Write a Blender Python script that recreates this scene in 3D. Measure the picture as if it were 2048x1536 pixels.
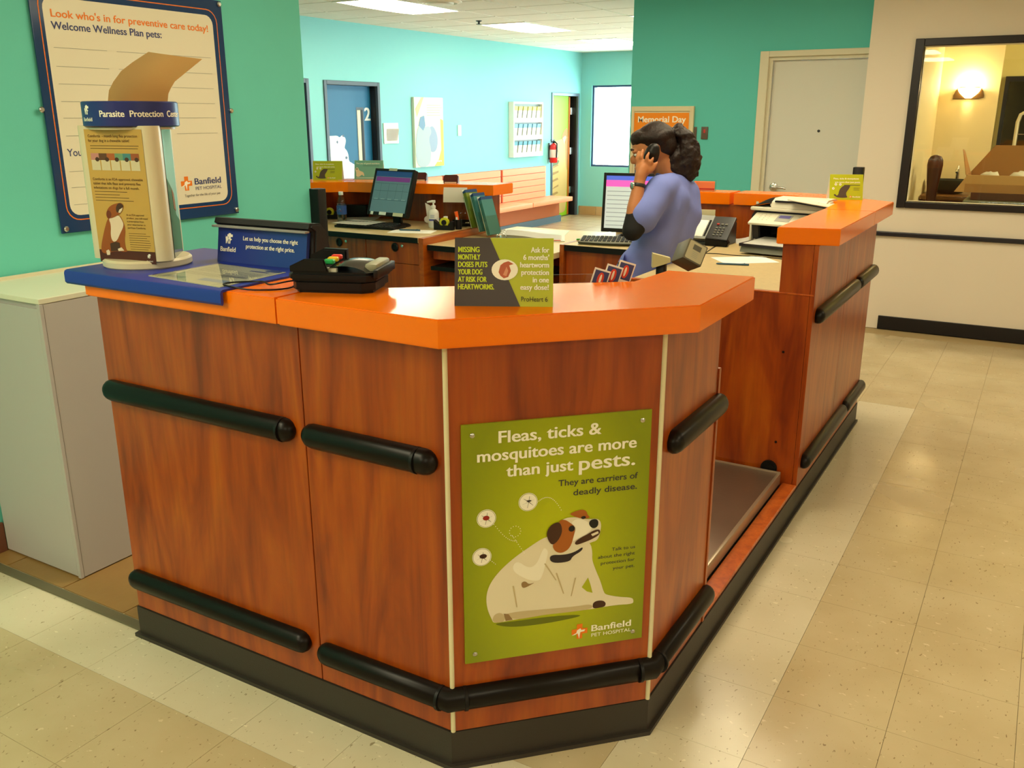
import bpy, bmesh, math, random
from mathutils import Vector, Matrix, noise
from mathutils.geometry import tessellate_polygon
random.seed(7)
scn = bpy.context.scene
COL = scn.collection
for o in list(bpy.data.objects): bpy.data.objects.remove(o)

# ---------------------------------------------------------------- camera
cam = bpy.data.cameras.new('camera'); cam.sensor_width = 36; cam.sensor_fit = 'HORIZONTAL'; cam.lens = 31.42; cam.clip_end = 80
co = bpy.data.objects.new('camera', cam); COL.objects.link(co); scn.camera = co
yaw, pitch, roll = 0.53112, 0.29104, -0.00089
f_ = Vector((-math.sin(yaw)*math.cos(pitch), math.cos(yaw)*math.cos(pitch), -math.sin(pitch)))
r_ = Vector((math.cos(yaw), math.sin(yaw), 0)); u_ = r_.cross(f_)
r2 = r_*math.cos(roll)+u_*math.sin(roll); u2 = u_*math.cos(roll)-r_*math.sin(roll)
mw = Matrix((r2, u2, -f_)).transposed().to_4x4(); mw.translation = (0, 0, 1.6); co.matrix_world = mw

# ---------------------------------------------------------------- world, daylight, exposure
w = bpy.data.worlds.new('World'); scn.world = w; w.use_nodes = True
bg = w.node_tree.nodes['Background']; bg.inputs[0].default_value = (0.80, 0.95, 1.0, 1); bg.inputs[1].default_value = 15.0
scn.view_settings.view_transform = 'Standard'; scn.view_settings.look = 'None'
scn.cycles.transparent_max_bounces = 24
scn.view_settings.exposure = 0.0; scn.view_settings.gamma = 1; scn.view_settings.use_curve_mapping = False
LAMP = (1.0, 0.885, 0.61); LAMP_STRENGTH = 19.0
FRONT_STRENGTH = 18.0
def portal(loc, rot, sx, sy):
    l = bpy.data.lights.new('window_portal', 'AREA'); l.shape = 'RECTANGLE'; l.size = sx; l.size_y = sy; l.cycles.is_portal = True
    o = bpy.data.objects.new('window_portal', l); COL.objects.link(o); o.location = loc; o.rotation_euler = rot
portal((-3.05, 11.0, 1.35), (0, -math.pi/2, 0), 1.9, 4.6)
portal((-5.5, 14.25, 1.44), (math.pi/2, 0, math.pi), 2.3, 1.28)

# ---------------------------------------------------------------- materials
def s2l(c):
    return tuple((x/255/12.92 if x/255 <= .04045 else ((x/255+.055)/1.055)**2.4) for x in c)
MT = {}
def mat(name, rgb, rough=.5, metal=0, spec=.5, coat=0, emit=0, var=0, vscale=8, bump=0, bscale=200, trans=0, alpha=1, srgb=True, ior=1.45):
    if name in MT: return MT[name]
    m = bpy.data.materials.new(name); m.use_nodes = True; nt = m.node_tree; b = nt.nodes['Principled BSDF']
    c = s2l(rgb) if srgb else rgb
    b.inputs['Base Color'].default_value = (*c, 1); b.inputs['Roughness'].default_value = rough
    b.inputs['Metallic'].default_value = metal; b.inputs['Specular IOR Level'].default_value = spec; b.inputs['IOR'].default_value = ior
    b.inputs['Coat Weight'].default_value = coat; b.inputs['Coat Roughness'].default_value = .08
    b.inputs['Transmission Weight'].default_value = trans; b.inputs['Alpha'].default_value = alpha
    if emit:
        b.inputs['Emission Color'].default_value = (*c, 1); b.inputs['Emission Strength'].default_value = emit
    tc = nt.nodes.new('ShaderNodeTexCoord')
    if var:
        n = nt.nodes.new('ShaderNodeTexNoise'); n.inputs['Scale'].default_value = vscale; n.inputs['Detail'].default_value = 4
        nt.links.new(tc.outputs['Object'], n.inputs['Vector'])
        mx = nt.nodes.new('ShaderNodeMix'); mx.data_type = 'RGBA'
        mx.inputs[6].default_value = (*[x*(1-var) for x in c], 1); mx.inputs[7].default_value = (*[min(1, x*(1+var)) for x in c], 1)
        nt.links.new(n.outputs['Fac'], mx.inputs[0]); nt.links.new(mx.outputs[2], b.inputs['Base Color'])
    if bump:
        n2 = nt.nodes.new('ShaderNodeTexNoise'); n2.inputs['Scale'].default_value = bscale; n2.inputs['Detail'].default_value = 3
        nt.links.new(tc.outputs['Object'], n2.inputs['Vector'])
        bp = nt.nodes.new('ShaderNodeBump'); bp.inputs['Strength'].default_value = bump; bp.inputs['Distance'].default_value = .002
        nt.links.new(n2.outputs['Fac'], bp.inputs['Height']); nt.links.new(bp.outputs[0], b.inputs['Normal'])
    MT[name] = m; return m
def ramp(nt, stops):
    r = nt.nodes.new('ShaderNodeValToRGB'); e = r.color_ramp.elements
    while len(e) < len(stops): e.new(.5)
    for i, (p, c) in enumerate(stops): e[i].position = p; e[i].color = (*c, 1)
    return r
def wood(name, c1, c2, c3, rough=.3, sc=(7, 7, .55), rot=0):
    m = bpy.data.materials.new(name); m.use_nodes = True; nt = m.node_tree; b = nt.nodes['Principled BSDF']
    tc = nt.nodes.new('ShaderNodeTexCoord'); mp = nt.nodes.new('ShaderNodeMapping'); mp.inputs['Scale'].default_value = sc
    nt.links.new(tc.outputs['Object'], mp.inputs[0])
    n = nt.nodes.new('ShaderNodeTexNoise'); n.inputs['Scale'].default_value = 1.0; n.inputs['Detail'].default_value = 5; n.inputs['Distortion'].default_value = 3.2
    nt.links.new(mp.outputs[0], n.inputs['Vector'])
    r = ramp(nt, [(.3, s2l(c1)), (.5, s2l(c2)), (.72, s2l(c3))]); nt.links.new(n.outputs['Fac'], r.inputs[0])
    mp2 = nt.nodes.new('ShaderNodeMapping'); mp2.inputs['Scale'].default_value = tuple(x*14 for x in sc[:2])+(sc[2]*6,)
    nt.links.new(tc.outputs['Object'], mp2.inputs[0])
    n2 = nt.nodes.new('ShaderNodeTexNoise'); n2.inputs['Scale'].default_value = 1; n2.inputs['Detail'].default_value = 3; nt.links.new(mp2.outputs[0], n2.inputs['Vector'])
    r2_ = ramp(nt, [(.32, (.72, .72, .72)), (.55, (1, 1, 1))]); nt.links.new(n2.outputs['Fac'], r2_.inputs[0])
    mx = nt.nodes.new('ShaderNodeMix'); mx.data_type = 'RGBA'; mx.blend_type = 'MULTIPLY'; mx.inputs[0].default_value = .55
    nt.links.new(r.outputs[0], mx.inputs[6]); nt.links.new(r2_.outputs[0], mx.inputs[7]); nt.links.new(mx.outputs[2], b.inputs['Base Color'])
    b.inputs['Roughness'].default_value = rough; b.inputs['Specular IOR Level'].default_value = .4; b.inputs['Coat Weight'].default_value = .5; b.inputs['Coat Roughness'].default_value = .26
    MT[name] = m; return m
def tile_mat(name, base, fleck, light, rough=.22):
    m = bpy.data.materials.new(name); m.use_nodes = True; nt = m.node_tree; b = nt.nodes['Principled BSDF']
    g = nt.nodes.new('ShaderNodeNewGeometry'); mp = nt.nodes.new('ShaderNodeMapping'); mp.inputs['Scale'].default_value = (1, 1, 1)
    nt.links.new(g.outputs['Position'], mp.inputs[0])
    def nz(s, d, dist=0, sc=(1, 1, 1)):
        mm = nt.nodes.new('ShaderNodeMapping'); mm.inputs['Scale'].default_value = sc; nt.links.new(mp.outputs[0], mm.inputs[0])
        n = nt.nodes.new('ShaderNodeTexNoise'); n.inputs['Scale'].default_value = s; n.inputs['Detail'].default_value = d; n.inputs['Distortion'].default_value = dist
        nt.links.new(mm.outputs[0], n.inputs['Vector']); return n
    a = nz(3, 4); ra = ramp(nt, [(.35, s2l(base)), (.65, s2l(light))]); nt.links.new(a.outputs['Fac'], ra.inputs[0])
    f1 = nz(120, 2, .6, (1, .5, 1)); rf = ramp(nt, [(.68, (0, 0, 0)), (.72, (.85, .85, .85))]); nt.links.new(f1.outputs['Fac'], rf.inputs[0])
    mx = nt.nodes.new('ShaderNodeMix'); mx.data_type = 'RGBA'; nt.links.new(rf.outputs[0], mx.inputs[0]); nt.links.new(ra.outputs[0], mx.inputs[6]); mx.inputs[7].default_value = (*s2l(fleck), 1)
    f2 = nz(60, 2, .5, (.6, 1, 1)); rf2 = ramp(nt, [(.27, (1, 1, 1)), (.31, (0, 0, 0))]); nt.links.new(f2.outputs['Fac'], rf2.inputs[0])
    mx2 = nt.nodes.new('ShaderNodeMix'); mx2.data_type = 'RGBA'; nt.links.new(rf2.outputs[0], mx2.inputs[0]); nt.links.new(mx.outputs[2], mx2.inputs[6]); mx2.inputs[7].default_value = (*s2l(tuple(min(255, x+14) for x in light)), 1)
    nt.links.new(mx2.outputs[2], b.inputs['Base Color'])
    n = nz(1.7, 3); rr = ramp(nt, [(.3, (rough*.7,)*3), (.7, (rough*1.5,)*3)]); nt.links.new(n.outputs['Fac'], rr.inputs[0]); nt.links.new(rr.outputs[0], b.inputs['Roughness'])
    MT[name] = m; return m
def glass(name, tint=(.95, 1, .97), fres=1.5):
    m = bpy.data.materials.new(name); m.use_nodes = True; nt = m.node_tree; nt.nodes.clear()
    o = nt.nodes.new('ShaderNodeOutputMaterial'); mx = nt.nodes.new('ShaderNodeMixShader'); t = nt.nodes.new('ShaderNodeBsdfTransparent'); t.inputs[0].default_value = (*tint, 1)
    g = nt.nodes.new('ShaderNodeBsdfGlossy'); g.inputs['Roughness'].default_value = .01; fr = nt.nodes.new('ShaderNodeFresnel'); fr.inputs[0].default_value = fres
    ge = nt.nodes.new('ShaderNodeNewGeometry'); iv = nt.nodes.new('ShaderNodeMath'); iv.operation = 'SUBTRACT'; iv.inputs[0].default_value = 1; nt.links.new(ge.outputs['Backfacing'], iv.inputs[1])
    ml = nt.nodes.new('ShaderNodeMath'); ml.operation = 'MULTIPLY'; nt.links.new(fr.outputs[0], ml.inputs[0]); nt.links.new(iv.outputs[0], ml.inputs[1]); nt.links.new(ml.outputs[0], mx.inputs[0]); nt.links.new(t.outputs[0], mx.inputs[1]); nt.links.new(g.outputs[0], mx.inputs[2]); nt.links.new(mx.outputs[0], o.inputs[0])
    MT[name] = m; return m

WOODF = wood('cherry_laminate', (124, 42, 0), (160, 66, 0), (178, 86, 4), .4, (5, 5, .8))
WOODH = wood('cherry_laminate_flat', (140, 60, 10), (172, 82, 14), (188, 100, 22), .3, (7, .6, 7))
ORANGE = mat('orange_laminate', (255, 124, 0), .16, var=.04, vscale=40)
BLACKR = mat('black_vinyl_bumper', (18, 13, 10), .32, spec=.25, var=.15, vscale=30)
PLINTH = mat('dark_rubber_plinth', (52, 46, 40), .5, bump=.2)
STRIP = mat('cream_edge_strip', (225, 215, 175), .4)
TEAL = mat('teal_wall_paint', (104, 206, 188), .75, bump=.15, bscale=300, var=.02)
TEALB = mat('aqua_wall_paint', (126, 192, 192), .7, bump=.1, bscale=300)
TEALD = mat('green_wall_paint', (92, 196, 188), .75, bump=.15, bscale=300)
BEIGE = mat('beige_wall_paint', (234, 224, 206), .7, bump=.1, bscale=200)
GREYW = mat('pale_grey_melamine', (186, 182, 178), .5, bump=.1, bscale=400)
WHITE = mat('white_plastic', (232, 232, 226), .4)
CREAM = mat('cream_plastic', (216, 208, 178), .4)
PAPER = mat('white_paper', (240, 240, 232), .7)
BLACK = mat('black_plastic', (18, 17, 17), .4, spec=.3)
DARKG = mat('dark_grey_plastic', (52, 54, 56), .4)
MIDG = mat('mid_grey_plastic', (120, 120, 112), .45)
BLUE = mat('royal_blue_plastic', (34, 52, 150), .35)
NAVY = mat('navy_print', (30, 62, 110), .3)
CHROME = mat('brushed_chrome', (200, 200, 195), .25, metal=1)
DESK = mat('speckled_tan_laminate', (200, 178, 128), .35, var=.14, vscale=60)
SLATE = mat('slate_door_frame', (60, 72, 84), .4)
BLKF = mat('black_door_frame', (24, 22, 24), .4)
GLASS = glass('thin_clear_glass')
ACRYL = glass('clear_acrylic', (.93, .94, .9), 1.45)
CARD = mat('brown_cardboard', (176, 128, 72), .8, var=.06)

# ---------------------------------------------------------------- helpers
class MB:
    def __init__(s): s.b = bmesh.new()
    def _new(s, f):
        n0 = len(s.b.verts); f(); s.b.verts.ensure_lookup_table(); return s.b.verts[n0:]
    def box(s, c, d, bev=0, rot=None, seg=2):
        r = bmesh.ops.create_cube(s.b, size=1); vs = r['verts']
        for v in vs: v.co = Vector((v.co.x*d[0], v.co.y*d[1], v.co.z*d[2]))
        if bev:
            es = list({e for v in vs for e in v.link_edges}); rr = bmesh.ops.bevel(s.b, geom=es, offset=bev, segments=seg, affect='EDGES', profile=.5)
            vs = list({v for f in rr['faces'] for v in f.verts})
            # collect connected
            st = set(vs); fr = list(vs)
            while fr:
                v = fr.pop()
                for e in v.link_edges:
                    o = e.other_vert(v)
                    if o not in st: st.add(o); fr.append(o)
            vs = list(st)
        M = rot.to_4x4() if rot is not None else Matrix.Identity(4)
        for v in vs: v.co = M @ v.co + Vector(c)
        return s
    def bb(s, x0, x1, y0, y1, z0, z1, bev=0, seg=2):
        return s.box(((x0+x1)/2, (y0+y1)/2, (z0+z1)/2), (x1-x0, y1-y0, z1-z0), bev, None, seg)
    def prism(s, pts, z0, z1, bev=0, ax='z'):
        def P(a, b, c):
            return (a, b, c) if ax == 'z' else ((a, c, b) if ax == 'y' else (c, a, b))
        lo = [s.b.verts.new(P(*p, z0)) for p in pts]; hi = [s.b.verts.new(P(*p, z1)) for p in pts]; n = len(pts); fs = []
        fs.append(s.b.faces.new(lo[::-1])); fs.append(s.b.faces.new(hi))
        for i in range(n): fs.append(s.b.faces.new((lo[i], lo[(i+1) % n], hi[(i+1) % n], hi[i])))
        bmesh.ops.recalc_face_normals(s.b, faces=fs)
        if bev:
            es = list({e for f in fs[:2] for e in f.edges}); bmesh.ops.bevel(s.b, geom=es, offset=bev, segments=2, affect='EDGES')
        return s
    def tube(s, path, r, seg=12, caps=True, sx=1, up=None):
        path = [Vector(p) for p in path]; rs = r if isinstance(r, (list, tuple)) else [r]*len(path); rings = []
        pv = None
        for i, p in enumerate(path):
            d = (path[min(i+1, len(path)-1)]-path[max(i-1, 0)]).normalized()
            if pv is None:
                a = Vector(up) if up else (Vector((0, 0, 1)) if abs(d.z) < .9 else Vector((1, 0, 0)))
            else: a = pv
            x = d.cross(a).normalized(); y = x.cross(d).normalized(); pv = y
            rings.append([s.b.verts.new(p+x*math.cos(2*math.pi*k/seg)*rs[i]*sx+y*math.sin(2*math.pi*k/seg)*rs[i]) for k in range(seg)])
        for a, b in zip(rings, rings[1:]):
            for k in range(seg): s.b.faces.new((a[k], a[(k+1) % seg], b[(k+1) % seg], b[k]))
        if caps: s.b.faces.new(rings[0][::-1]); s.b.faces.new(rings[-1])
        return s
    def capsule(s, a, b, r, seg=14, sx=1):
        a = Vector(a); b = Vector(b); d = (b-a).normalized(); pts = []; rs = []
        for t in (0, 22, 45, 68): pts.append(a-d*r*math.cos(math.radians(t))); rs.append(max(.15*r, r*math.sin(math.radians(t))))
        pts += [a, b]; rs += [r, r]
        for t in (68, 45, 22, 0): pts.append(b+d*r*math.cos(math.radians(t))); rs.append(max(.15*r, r*math.sin(math.radians(t))))
        return s.tube(pts, rs, seg, True, sx)
    def lathe(s, prof, c=(0, 0, 0), seg=24, sy=1, M=None):
        rings = []
        for r, z in prof:
            ring = []
            for k in range(seg):
                a = 2*math.pi*k/seg; p = Vector((r*math.cos(a), r*math.sin(a)*sy, z))
                if M is not None: p = M @ p
                ring.append(s.b.verts.new(p+Vector(c)))
            rings.append(ring)
        for a, b in zip(rings, rings[1:]):
            for k in range(seg): s.b.faces.new((a[k], a[(k+1) % seg], b[(k+1) % seg], b[k]))
        s.b.faces.new(rings[0][::-1]); s.b.faces.new(rings[-1]); return s
    def ell(s, c, r, rot=None, u=20, v=12):
        rr = bmesh.ops.create_uvsphere(s.b, u_segments=u, v_segments=v, radius=1)
        M = rot.to_4x4() if rot is not None else Matrix.Identity(4)
        for q in rr['verts']: q.co = M @ Vector((q.co.x*r[0], q.co.y*r[1], q.co.z*r[2])) + Vector(c)
        return s
    def sheet(s, fn, nu, nv, th=0):
        g = [[s.b.verts.new(fn(i/nu, j/nv)) for j in range(nv+1)] for i in range(nu+1)]; fs = []
        for i in range(nu):
            for j in range(nv): fs.append(s.b.faces.new((g[i][j], g[i+1][j], g[i+1][j+1], g[i][j+1])))
        if th:
            bmesh.ops.solidify(s.b, geom=fs, thickness=th)
        return s
    def rail(s, path, z, out, r=.038, proj=.035):   # half-round bumper on a vertical face
        return s
def obj(name, mb, m, parent=None, label=None, w=False, smooth=40, kind=None):
    me = bpy.data.meshes.new(name)
    if w and parent is not None:
        inv = Matrix.Rotation(-parent.rotation_euler.z, 4, 'Z') @ Matrix.Translation(-Vector(OFF[parent.name]))
        mb.b.transform(inv)
    bmesh.ops.recalc_face_normals(mb.b, faces=[f for f in mb.b.faces]) if not getattr(mb, 'norec', 0) else None
    mb.b.to_mesh(me); mb.b.free()
    if isinstance(m, (list, tuple)):
        for x in m: me.materials.append(x)
    else: me.materials.append(m)
    if smooth: me.shade_smooth(); me.set_sharp_from_angle(angle=math.radians(smooth))
    o = bpy.data.objects.new(name, me); COL.objects.link(o)
    if parent is not None: o.parent = parent
    if label: o['label'] = label
    if kind: o['kind'] = kind
    return o
OFF = {}
def thing(name, label, cat, loc=(0, 0, 0), rz=0, group=None, kind=None):
    o = bpy.data.objects.new(name, None); COL.objects.link(o); o.empty_display_size = .05
    o.location = loc; o.rotation_euler = (0, 0, rz); OFF[o.name] = tuple(loc)
    if label: o['label'] = label
    if cat: o['category'] = cat
    if group: o['group'] = group
    if kind: o['kind'] = kind
    return o
def tag(o, label, cat, group=None):
    o['label'] = label; o['category'] = cat
    if group: o['group'] = group
    return o
def one(name, mb, m, label, cat, loc, rz=0, group=None, w=False, smooth=40):   # a thing that is one mesh
    if w: mb.b.transform(Matrix.Rotation(-rz, 4, 'Z') @ Matrix.Translation(-Vector(loc)))
    o = obj(name, mb, m, None, smooth=smooth); o.location = loc; o.rotation_euler = (0, 0, rz); return tag(o, label, cat, group)
def struct(name, mb, m, smooth=0):
    o = obj(name, mb, m, smooth=smooth); o['kind'] = 'structure'; return o
def dup(root, loc, rz, label, group=None):
    def cp(o, par):
        c = o.copy(); COL.objects.link(c); c.parent = par
        for ch in [x for x in bpy.data.objects if x.parent == o]: cp(ch, c)
        return c
    r = cp(root, None); r.location = loc; r.rotation_euler = (0, 0, rz); r['label'] = label
    if group: r['group'] = group
    return r

class Print:
    """flat print on a surface: polygons and lettering laid over a board, grouped by ink colour"""
    def __init__(s, O, U, V, step=.0004, mapf=None):
        s.O = Vector(O); s.U = Vector(U).normalized(); s.V = Vector(V).normalized(); s.N = s.U.cross(s.V); s.m = {}; s.step = step; s.mapf = mapf
    def P(s, u, v, l):
        if s.mapf: return s.mapf(u, v, l*s.step)
        return s.O+s.U*u+s.V*v+s.N*(l*s.step)
    def mb(s, name, m):
        if name not in s.m: s.m[name] = (MB(), m); s.m[name][0].norec = 1
        return s.m[name][0].b
    def poly(s, pts, m, l=1, name='picture', k=1, off=(0, 0)):
        b = s.mb(name+'|'+m.name, m); pts = [(p[0]*k+off[0], p[1]*k+off[1]) for p in pts]
        if name.endswith('picture') and len(pts) > 5:
            for _ in range(2):
                q = []
                for i in range(len(pts)):
                    a_, b_ = pts[i], pts[(i+1) % len(pts)]
                    q += [(a_[0]*.75+b_[0]*.25, a_[1]*.75+b_[1]*.25), (a_[0]*.25+b_[0]*.75, a_[1]*.25+b_[1]*.75)]
                pts = q
        A = sum(pts[i][0]*pts[(i+1) % len(pts)][1]-pts[(i+1) % len(pts)][0]*pts[i][1] for i in range(len(pts)))
        if A < 0: pts = pts[::-1]
        vs = [b.verts.new(s.P(u, v, l)) for u, v in pts]
        if len(pts) == 4 or name.startswith(('orange_line', 'navy_band', 'cream_panel')) or '#' in name: b.faces.new(vs); return
        for t in tessellate_polygon([[Vector((u, v, 0)) for u, v in pts]]):
            q = [vs[i] for i in t]; a_, b_, c_ = [pts[i] for i in t]
            if (b_[0]-a_[0])*(c_[1]-a_[1])-(c_[0]-a_[0])*(b_[1]-a_[1]) < 0: q = q[::-1]
            try: b.faces.new(q)
            except ValueError: pass
    def rect(s, u0, v0, u1, v1, m, l=1, name='picture'):
        n = 1 if not s.mapf else 10
        for i in range(n):
            a = u0+(u1-u0)*i/n; c = u0+(u1-u0)*(i+1)/n
            s.poly([(a, v0), (c, v0), (c, v1), (a, v1)], m, l, name)
    def disc(s, u, v, ru, rv, m, l=1, name='picture', n=24):
        s.poly([(u+ru*math.cos(2*math.pi*i/n), v+rv*math.sin(2*math.pi*i/n)) for i in range(n)], m, l, name)
    def rrect(s, u0, v0, u1, v1, r, m, l=1, name='picture', k=5):
        pts = []
        for cx, cy, a0 in ((u1-r, v0+r, -90), (u1-r, v1-r, 0), (u0+r, v1-r, 90), (u0+r, v0+r, 180)):
            for i in range(k+1):
                a = math.radians(a0+90*i/k); pts.append((cx+r*math.cos(a), cy+r*math.sin(a)))
        s.poly(pts, m, l, name)
    def text(s, txt, u, v, h, m, width=None, bold=0, l=2, align='L', name='lettering', slant=0):
        """h = capital height; width = total width to fit"""
        cu = bpy.data.curves.new('t', 'FONT'); cu.body = txt; cu.size = 1; cu.resolution_u = 4; cu.offset = min(bold, .009)
        if slant: cu.shear = slant
        ob = bpy.data.objects.new('t', cu); me = bpy.data.meshes.new_from_object(ob)
        xs = [x.co.x for x in me.vertices]
        if not xs: return
        x0, x1 = min(xs), max(xs); ky = h/.73; kx = (width/(x1-x0)) if width else ky
        W = (x1-x0)*kx; du = u if align == 'L' else (u-W if align == 'R' else u-W/2)
        b = s.mb(name+'|'+m.name, m); ex = max(0, bold-.009)*1.3
        for sh in ([0] if ex == 0 else [-ex, ex]):
            vs = [b.verts.new(s.P(du+(q.co.x-x0)*kx+sh*ky, v+q.co.y*ky, l+(.3 if sh > 0 else 0))) for q in me.vertices]
            for p in me.polygons:
                try: b.faces.new([vs[i] for i in p.vertices])
                except ValueError: pass
        bpy.data.objects.remove(ob); bpy.data.curves.remove(cu); bpy.data.meshes.remove(me)
    def lines(s, u, v, w, n, dv, th, m, l=2, jit=.2, name='fine_print'):
        for i in range(n): s.rect(u, v-i*dv, u+w*(1-random.random()*jit), v-i*dv+th, m, l, name)
    def build(s, parent, w=False, labels={}):
        for k, (mb, m) in s.m.items():
            n = k.split('|')[0].split('#')[0]; obj(n, mb, m, parent, labels.get(n), w=w, smooth=0)
INK = lambda n, c: mat('ink_'+n, c, .55)
I_W = INK('white', (250, 246, 228)); I_N = INK('slate_blue', (52, 62, 112)); I_O = INK('orange', (238, 124, 14)); I_D = INK('dark_grey', (62, 60, 58))
I_L = INK('line_grey', (150, 150, 135)); I_BR = INK('brown', (74, 42, 18)); I_G = INK('lime', (172, 180, 18)); I_DB = INK('dark_brown', (48, 34, 24)); I_Y = INK('yellow_green', (196, 214, 30))
def cross_logo(p, u, v, s, cm, hm, l=2):    # orange medical cross with a white dog head cut into it
    t = s*.36
    p.poly([(u-t/2, v-s/2), (u+t/2, v-s/2), (u+t/2, v-t/2), (u+s/2, v-t/2), (u+s/2, v+t/2), (u+t/2, v+t/2), (u+t/2, v+s/2), (u-t/2, v+s/2), (u-t/2, v+t/2), (u-s/2, v+t/2), (u-s/2, v-t/2), (u-t/2, v-t/2)], cm, l, 'logo_cross')
    p.poly([(u-s*.5, v-s*.22), (u-s*.2, v-s*.08), (u-s*.16, v+s*.1), (u+s*.05, v+s*.2), (u+s*.12, v+s*.08), (u+s*.36, v+s*.1), (u+s*.3, v-s*.03), (u+s*.05, v-s*.06), (u-s*.02, v-s*.5), (u-s*.12, v-s*.12), (u-s*.3, v-s*.2)], hm, l+1, 'logo_animal')
def banfield_pets(p, u, v, s, m, l=2):      # white cat, dog and cross emblem
    t = s*.3
    p.poly([(u-t/2+.1*s, v-s*.1), (u+t/2+.1*s, v-s*.1), (u+t/2+.1*s, v+t/2), (u+s*.5, v+t/2), (u+s*.5, v+t*1.3), (u+t/2+.1*s, v+t*1.3), (u+t/2+.1*s, v+s*.5), (u-t/2+.1*s, v+s*.5), (u-t/2+.1*s, v+t*1.3), (u-s*.2, v+t*1.3), (u-s*.2, v+t/2), (u-t/2+.1*s, v+t/2)], m, l, 'logo_emblem')
    p.poly([(u-s*.5, v+s*.4), (u-s*.42, v+s*.1), (u-s*.3, v+s*.2), (u-s*.1, v+s*.1), (u, v-s*.5), (u-s*.1, v-s*.5), (u-s*.15, v-s*.15), (u-s*.3, v-s*.5), (u-s*.38, v-s*.5), (u-s*.4, v-s*.1)], m, l, 'logo_emblem')
    p.poly([(u+s*.1, v), (u+s*.4, v-s*.05), (u+s*.35, v-s*.15), (u+s*.22, v-s*.18), (u+s*.2, v-s*.5), (u+s*.05, v-s*.5)], m, l, 'logo_emblem')
R90 = math.pi/2

# ================================================================ SETTING
CEIL = 2.59
TFLOOR = tile_mat('vinyl_tile_sand', (194, 175, 136), (132, 110, 78), (204, 187, 150), .2)
TSTRIP = tile_mat('vinyl_tile_cream', (214, 203, 172), (150, 132, 100), (222, 212, 184), .2)
TBROWN = mat('brown_ceramic_tile', (150, 116, 66), .35, var=.28, vscale=5, bump=.2, bscale=60)
TLOB = mat('taupe_ceramic_tile', (170, 140, 108), .3, var=.2, vscale=4)
GROUT = mat('floor_grout', (168, 146, 104), .7)
mb = MB(); mb.bb(-7.2, 4, -5, 14.2, -.12, -.004); floor = struct('floor', mb, GROUT)
# individual floor tiles: shared meshes, one per kind
def tile_mesh(name, sx, sy, m, gap=.0011, bev=.0009):
    me = bpy.data.meshes.new(name); b = MB(); b.box((sx/2, sy/2, -.002), (sx-gap, sy-gap, .004)); b.b.to_mesh(me); b.b.free(); me.materials.append(m); return me
def put(name, me, loc, parent, rz=0, label=None):
    o = bpy.data.objects.new(name, me); COL.objects.link(o); o.location = loc; o.rotation_euler.z = rz; o.parent = parent
    if label: o['label'] = label
    return o
T = .305; X0 = -.47; Y0 = 1.37
mS = tile_mesh('tile', T, T, TFLOOR); mL = tile_mesh('tile', T, T, TSTRIP)
camxy = Vector((0, 0))
for i in range(-10, 8):
    for j in range(-3, 20):
        x = X0+i*T; y = Y0+j*T
        if y+T > 7.38 or y+T < .55: continue
        cx, cy = x+T/2, y+T/2
        if x+T < -.90 and y > Y0+T*.6: continue          # under the desk island
        ang = math.degrees(math.atan2(-cx, cy))           # left positive
        if not (-12 < ang < 74): continue
        if cx > .55 and cy < 1.2: continue
        light = (x+T <= X0+.01 and y >= Y0-.01 and y < Y0+T*12.9) and (x >= X0-T*1.1 or y < Y0+.1)
        if x < -2.3 and y > Y0+.1: continue
        put('tile', mL if light else mS, (x, y, 0), floor)
mB = tile_mesh('brown_tile', .33, .33, TBROWN, .006)
for i in range(4):
    for j in range(4): put('brown_tile', mB, (-3.46+i*.33+(.16 if j % 2 else 0), 1.625+j*.33, .0035), floor)
mB2 = tile_mesh('lobby_tile', .33, .33, TLOB, .006)
for i in range(11):
    for j in range(22):
        if j < 6 and i < 2: continue
        put('lobby_tile', mB2, (-6.84+i*.33, 6.65+j*.33, 0), floor)
mb = MB(); mb.bb(-7.0, -.95, 2.95, 6.65, -.004, -.001); struct('trim_1', mb, TLOB)
mb = MB(); mb.bb(-3.26, -2.32, 1.585, 1.622, 0, .006, .002); struct('trim_2', mb, mat('grey_transition_strip', (104, 98, 74), .4))

# ceiling: base slab and lay-in tiles
CT = mat('acoustic_ceiling_tile', (228, 224, 212), .85, bump=.6, bscale=90, var=.04, vscale=60)
CTF = mat('ceiling_grid_white', (232, 228, 216), .5)
mb = MB(); mb.bb(-7.2, 4, -5, 14.2, CEIL+.012, CEIL+.1); ceiling = struct('ceiling', mb, CTF)
mC = bpy.data.meshes.new('ceiling_tile'); b = MB(); b.box((.305, .305, 0), (.588, .588, .012), .003, seg=1); b.b.to_mesh(mC); b.b.free(); mC.materials.append(CT)
G = .61; GX = -6.40; GY = 6.66
LIGHTS = [(-5.79, 6.66), (-5.79, 9.10), (-5.79, 11.54), (-3.96, 9.10)]
covered = set()
for lx, ly in LIGHTS:
    for k in range(2): covered.add((round((lx-GX)/G), round((ly-GY)/G)+k))
for i in range(-1, 6):
    for j in range(-2, 12):
        if (i, j) in covered: continue
        put('ceiling_tile', mC, (GX+i*G, GY+j*G, CEIL+.004), ceiling)
def lens_mesh(sx, sy, m):
    mb = MB(); n = 10
    def pr(t): return (1-abs(2*t-1)**5)
    mb.sheet(lambda u, v: Vector((sx*(.5+(u-.5)*(.93+.07*math.sin(math.pi*v))), sy*(.5+(v-.5)*(.95+.05*math.sin(math.pi*u))), -.008-.022*pr(u)*pr(v))), n, n)
    mb.norec = 1
    return mb
EMI = mat('lit_diffuser', LAMP, emit=LAMP_STRENGTH, srgb=False, rough=.4)
EMF = mat('lit_diffuser_shop', LAMP, emit=FRONT_STRENGTH, srgb=False, rough=.4)
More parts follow.
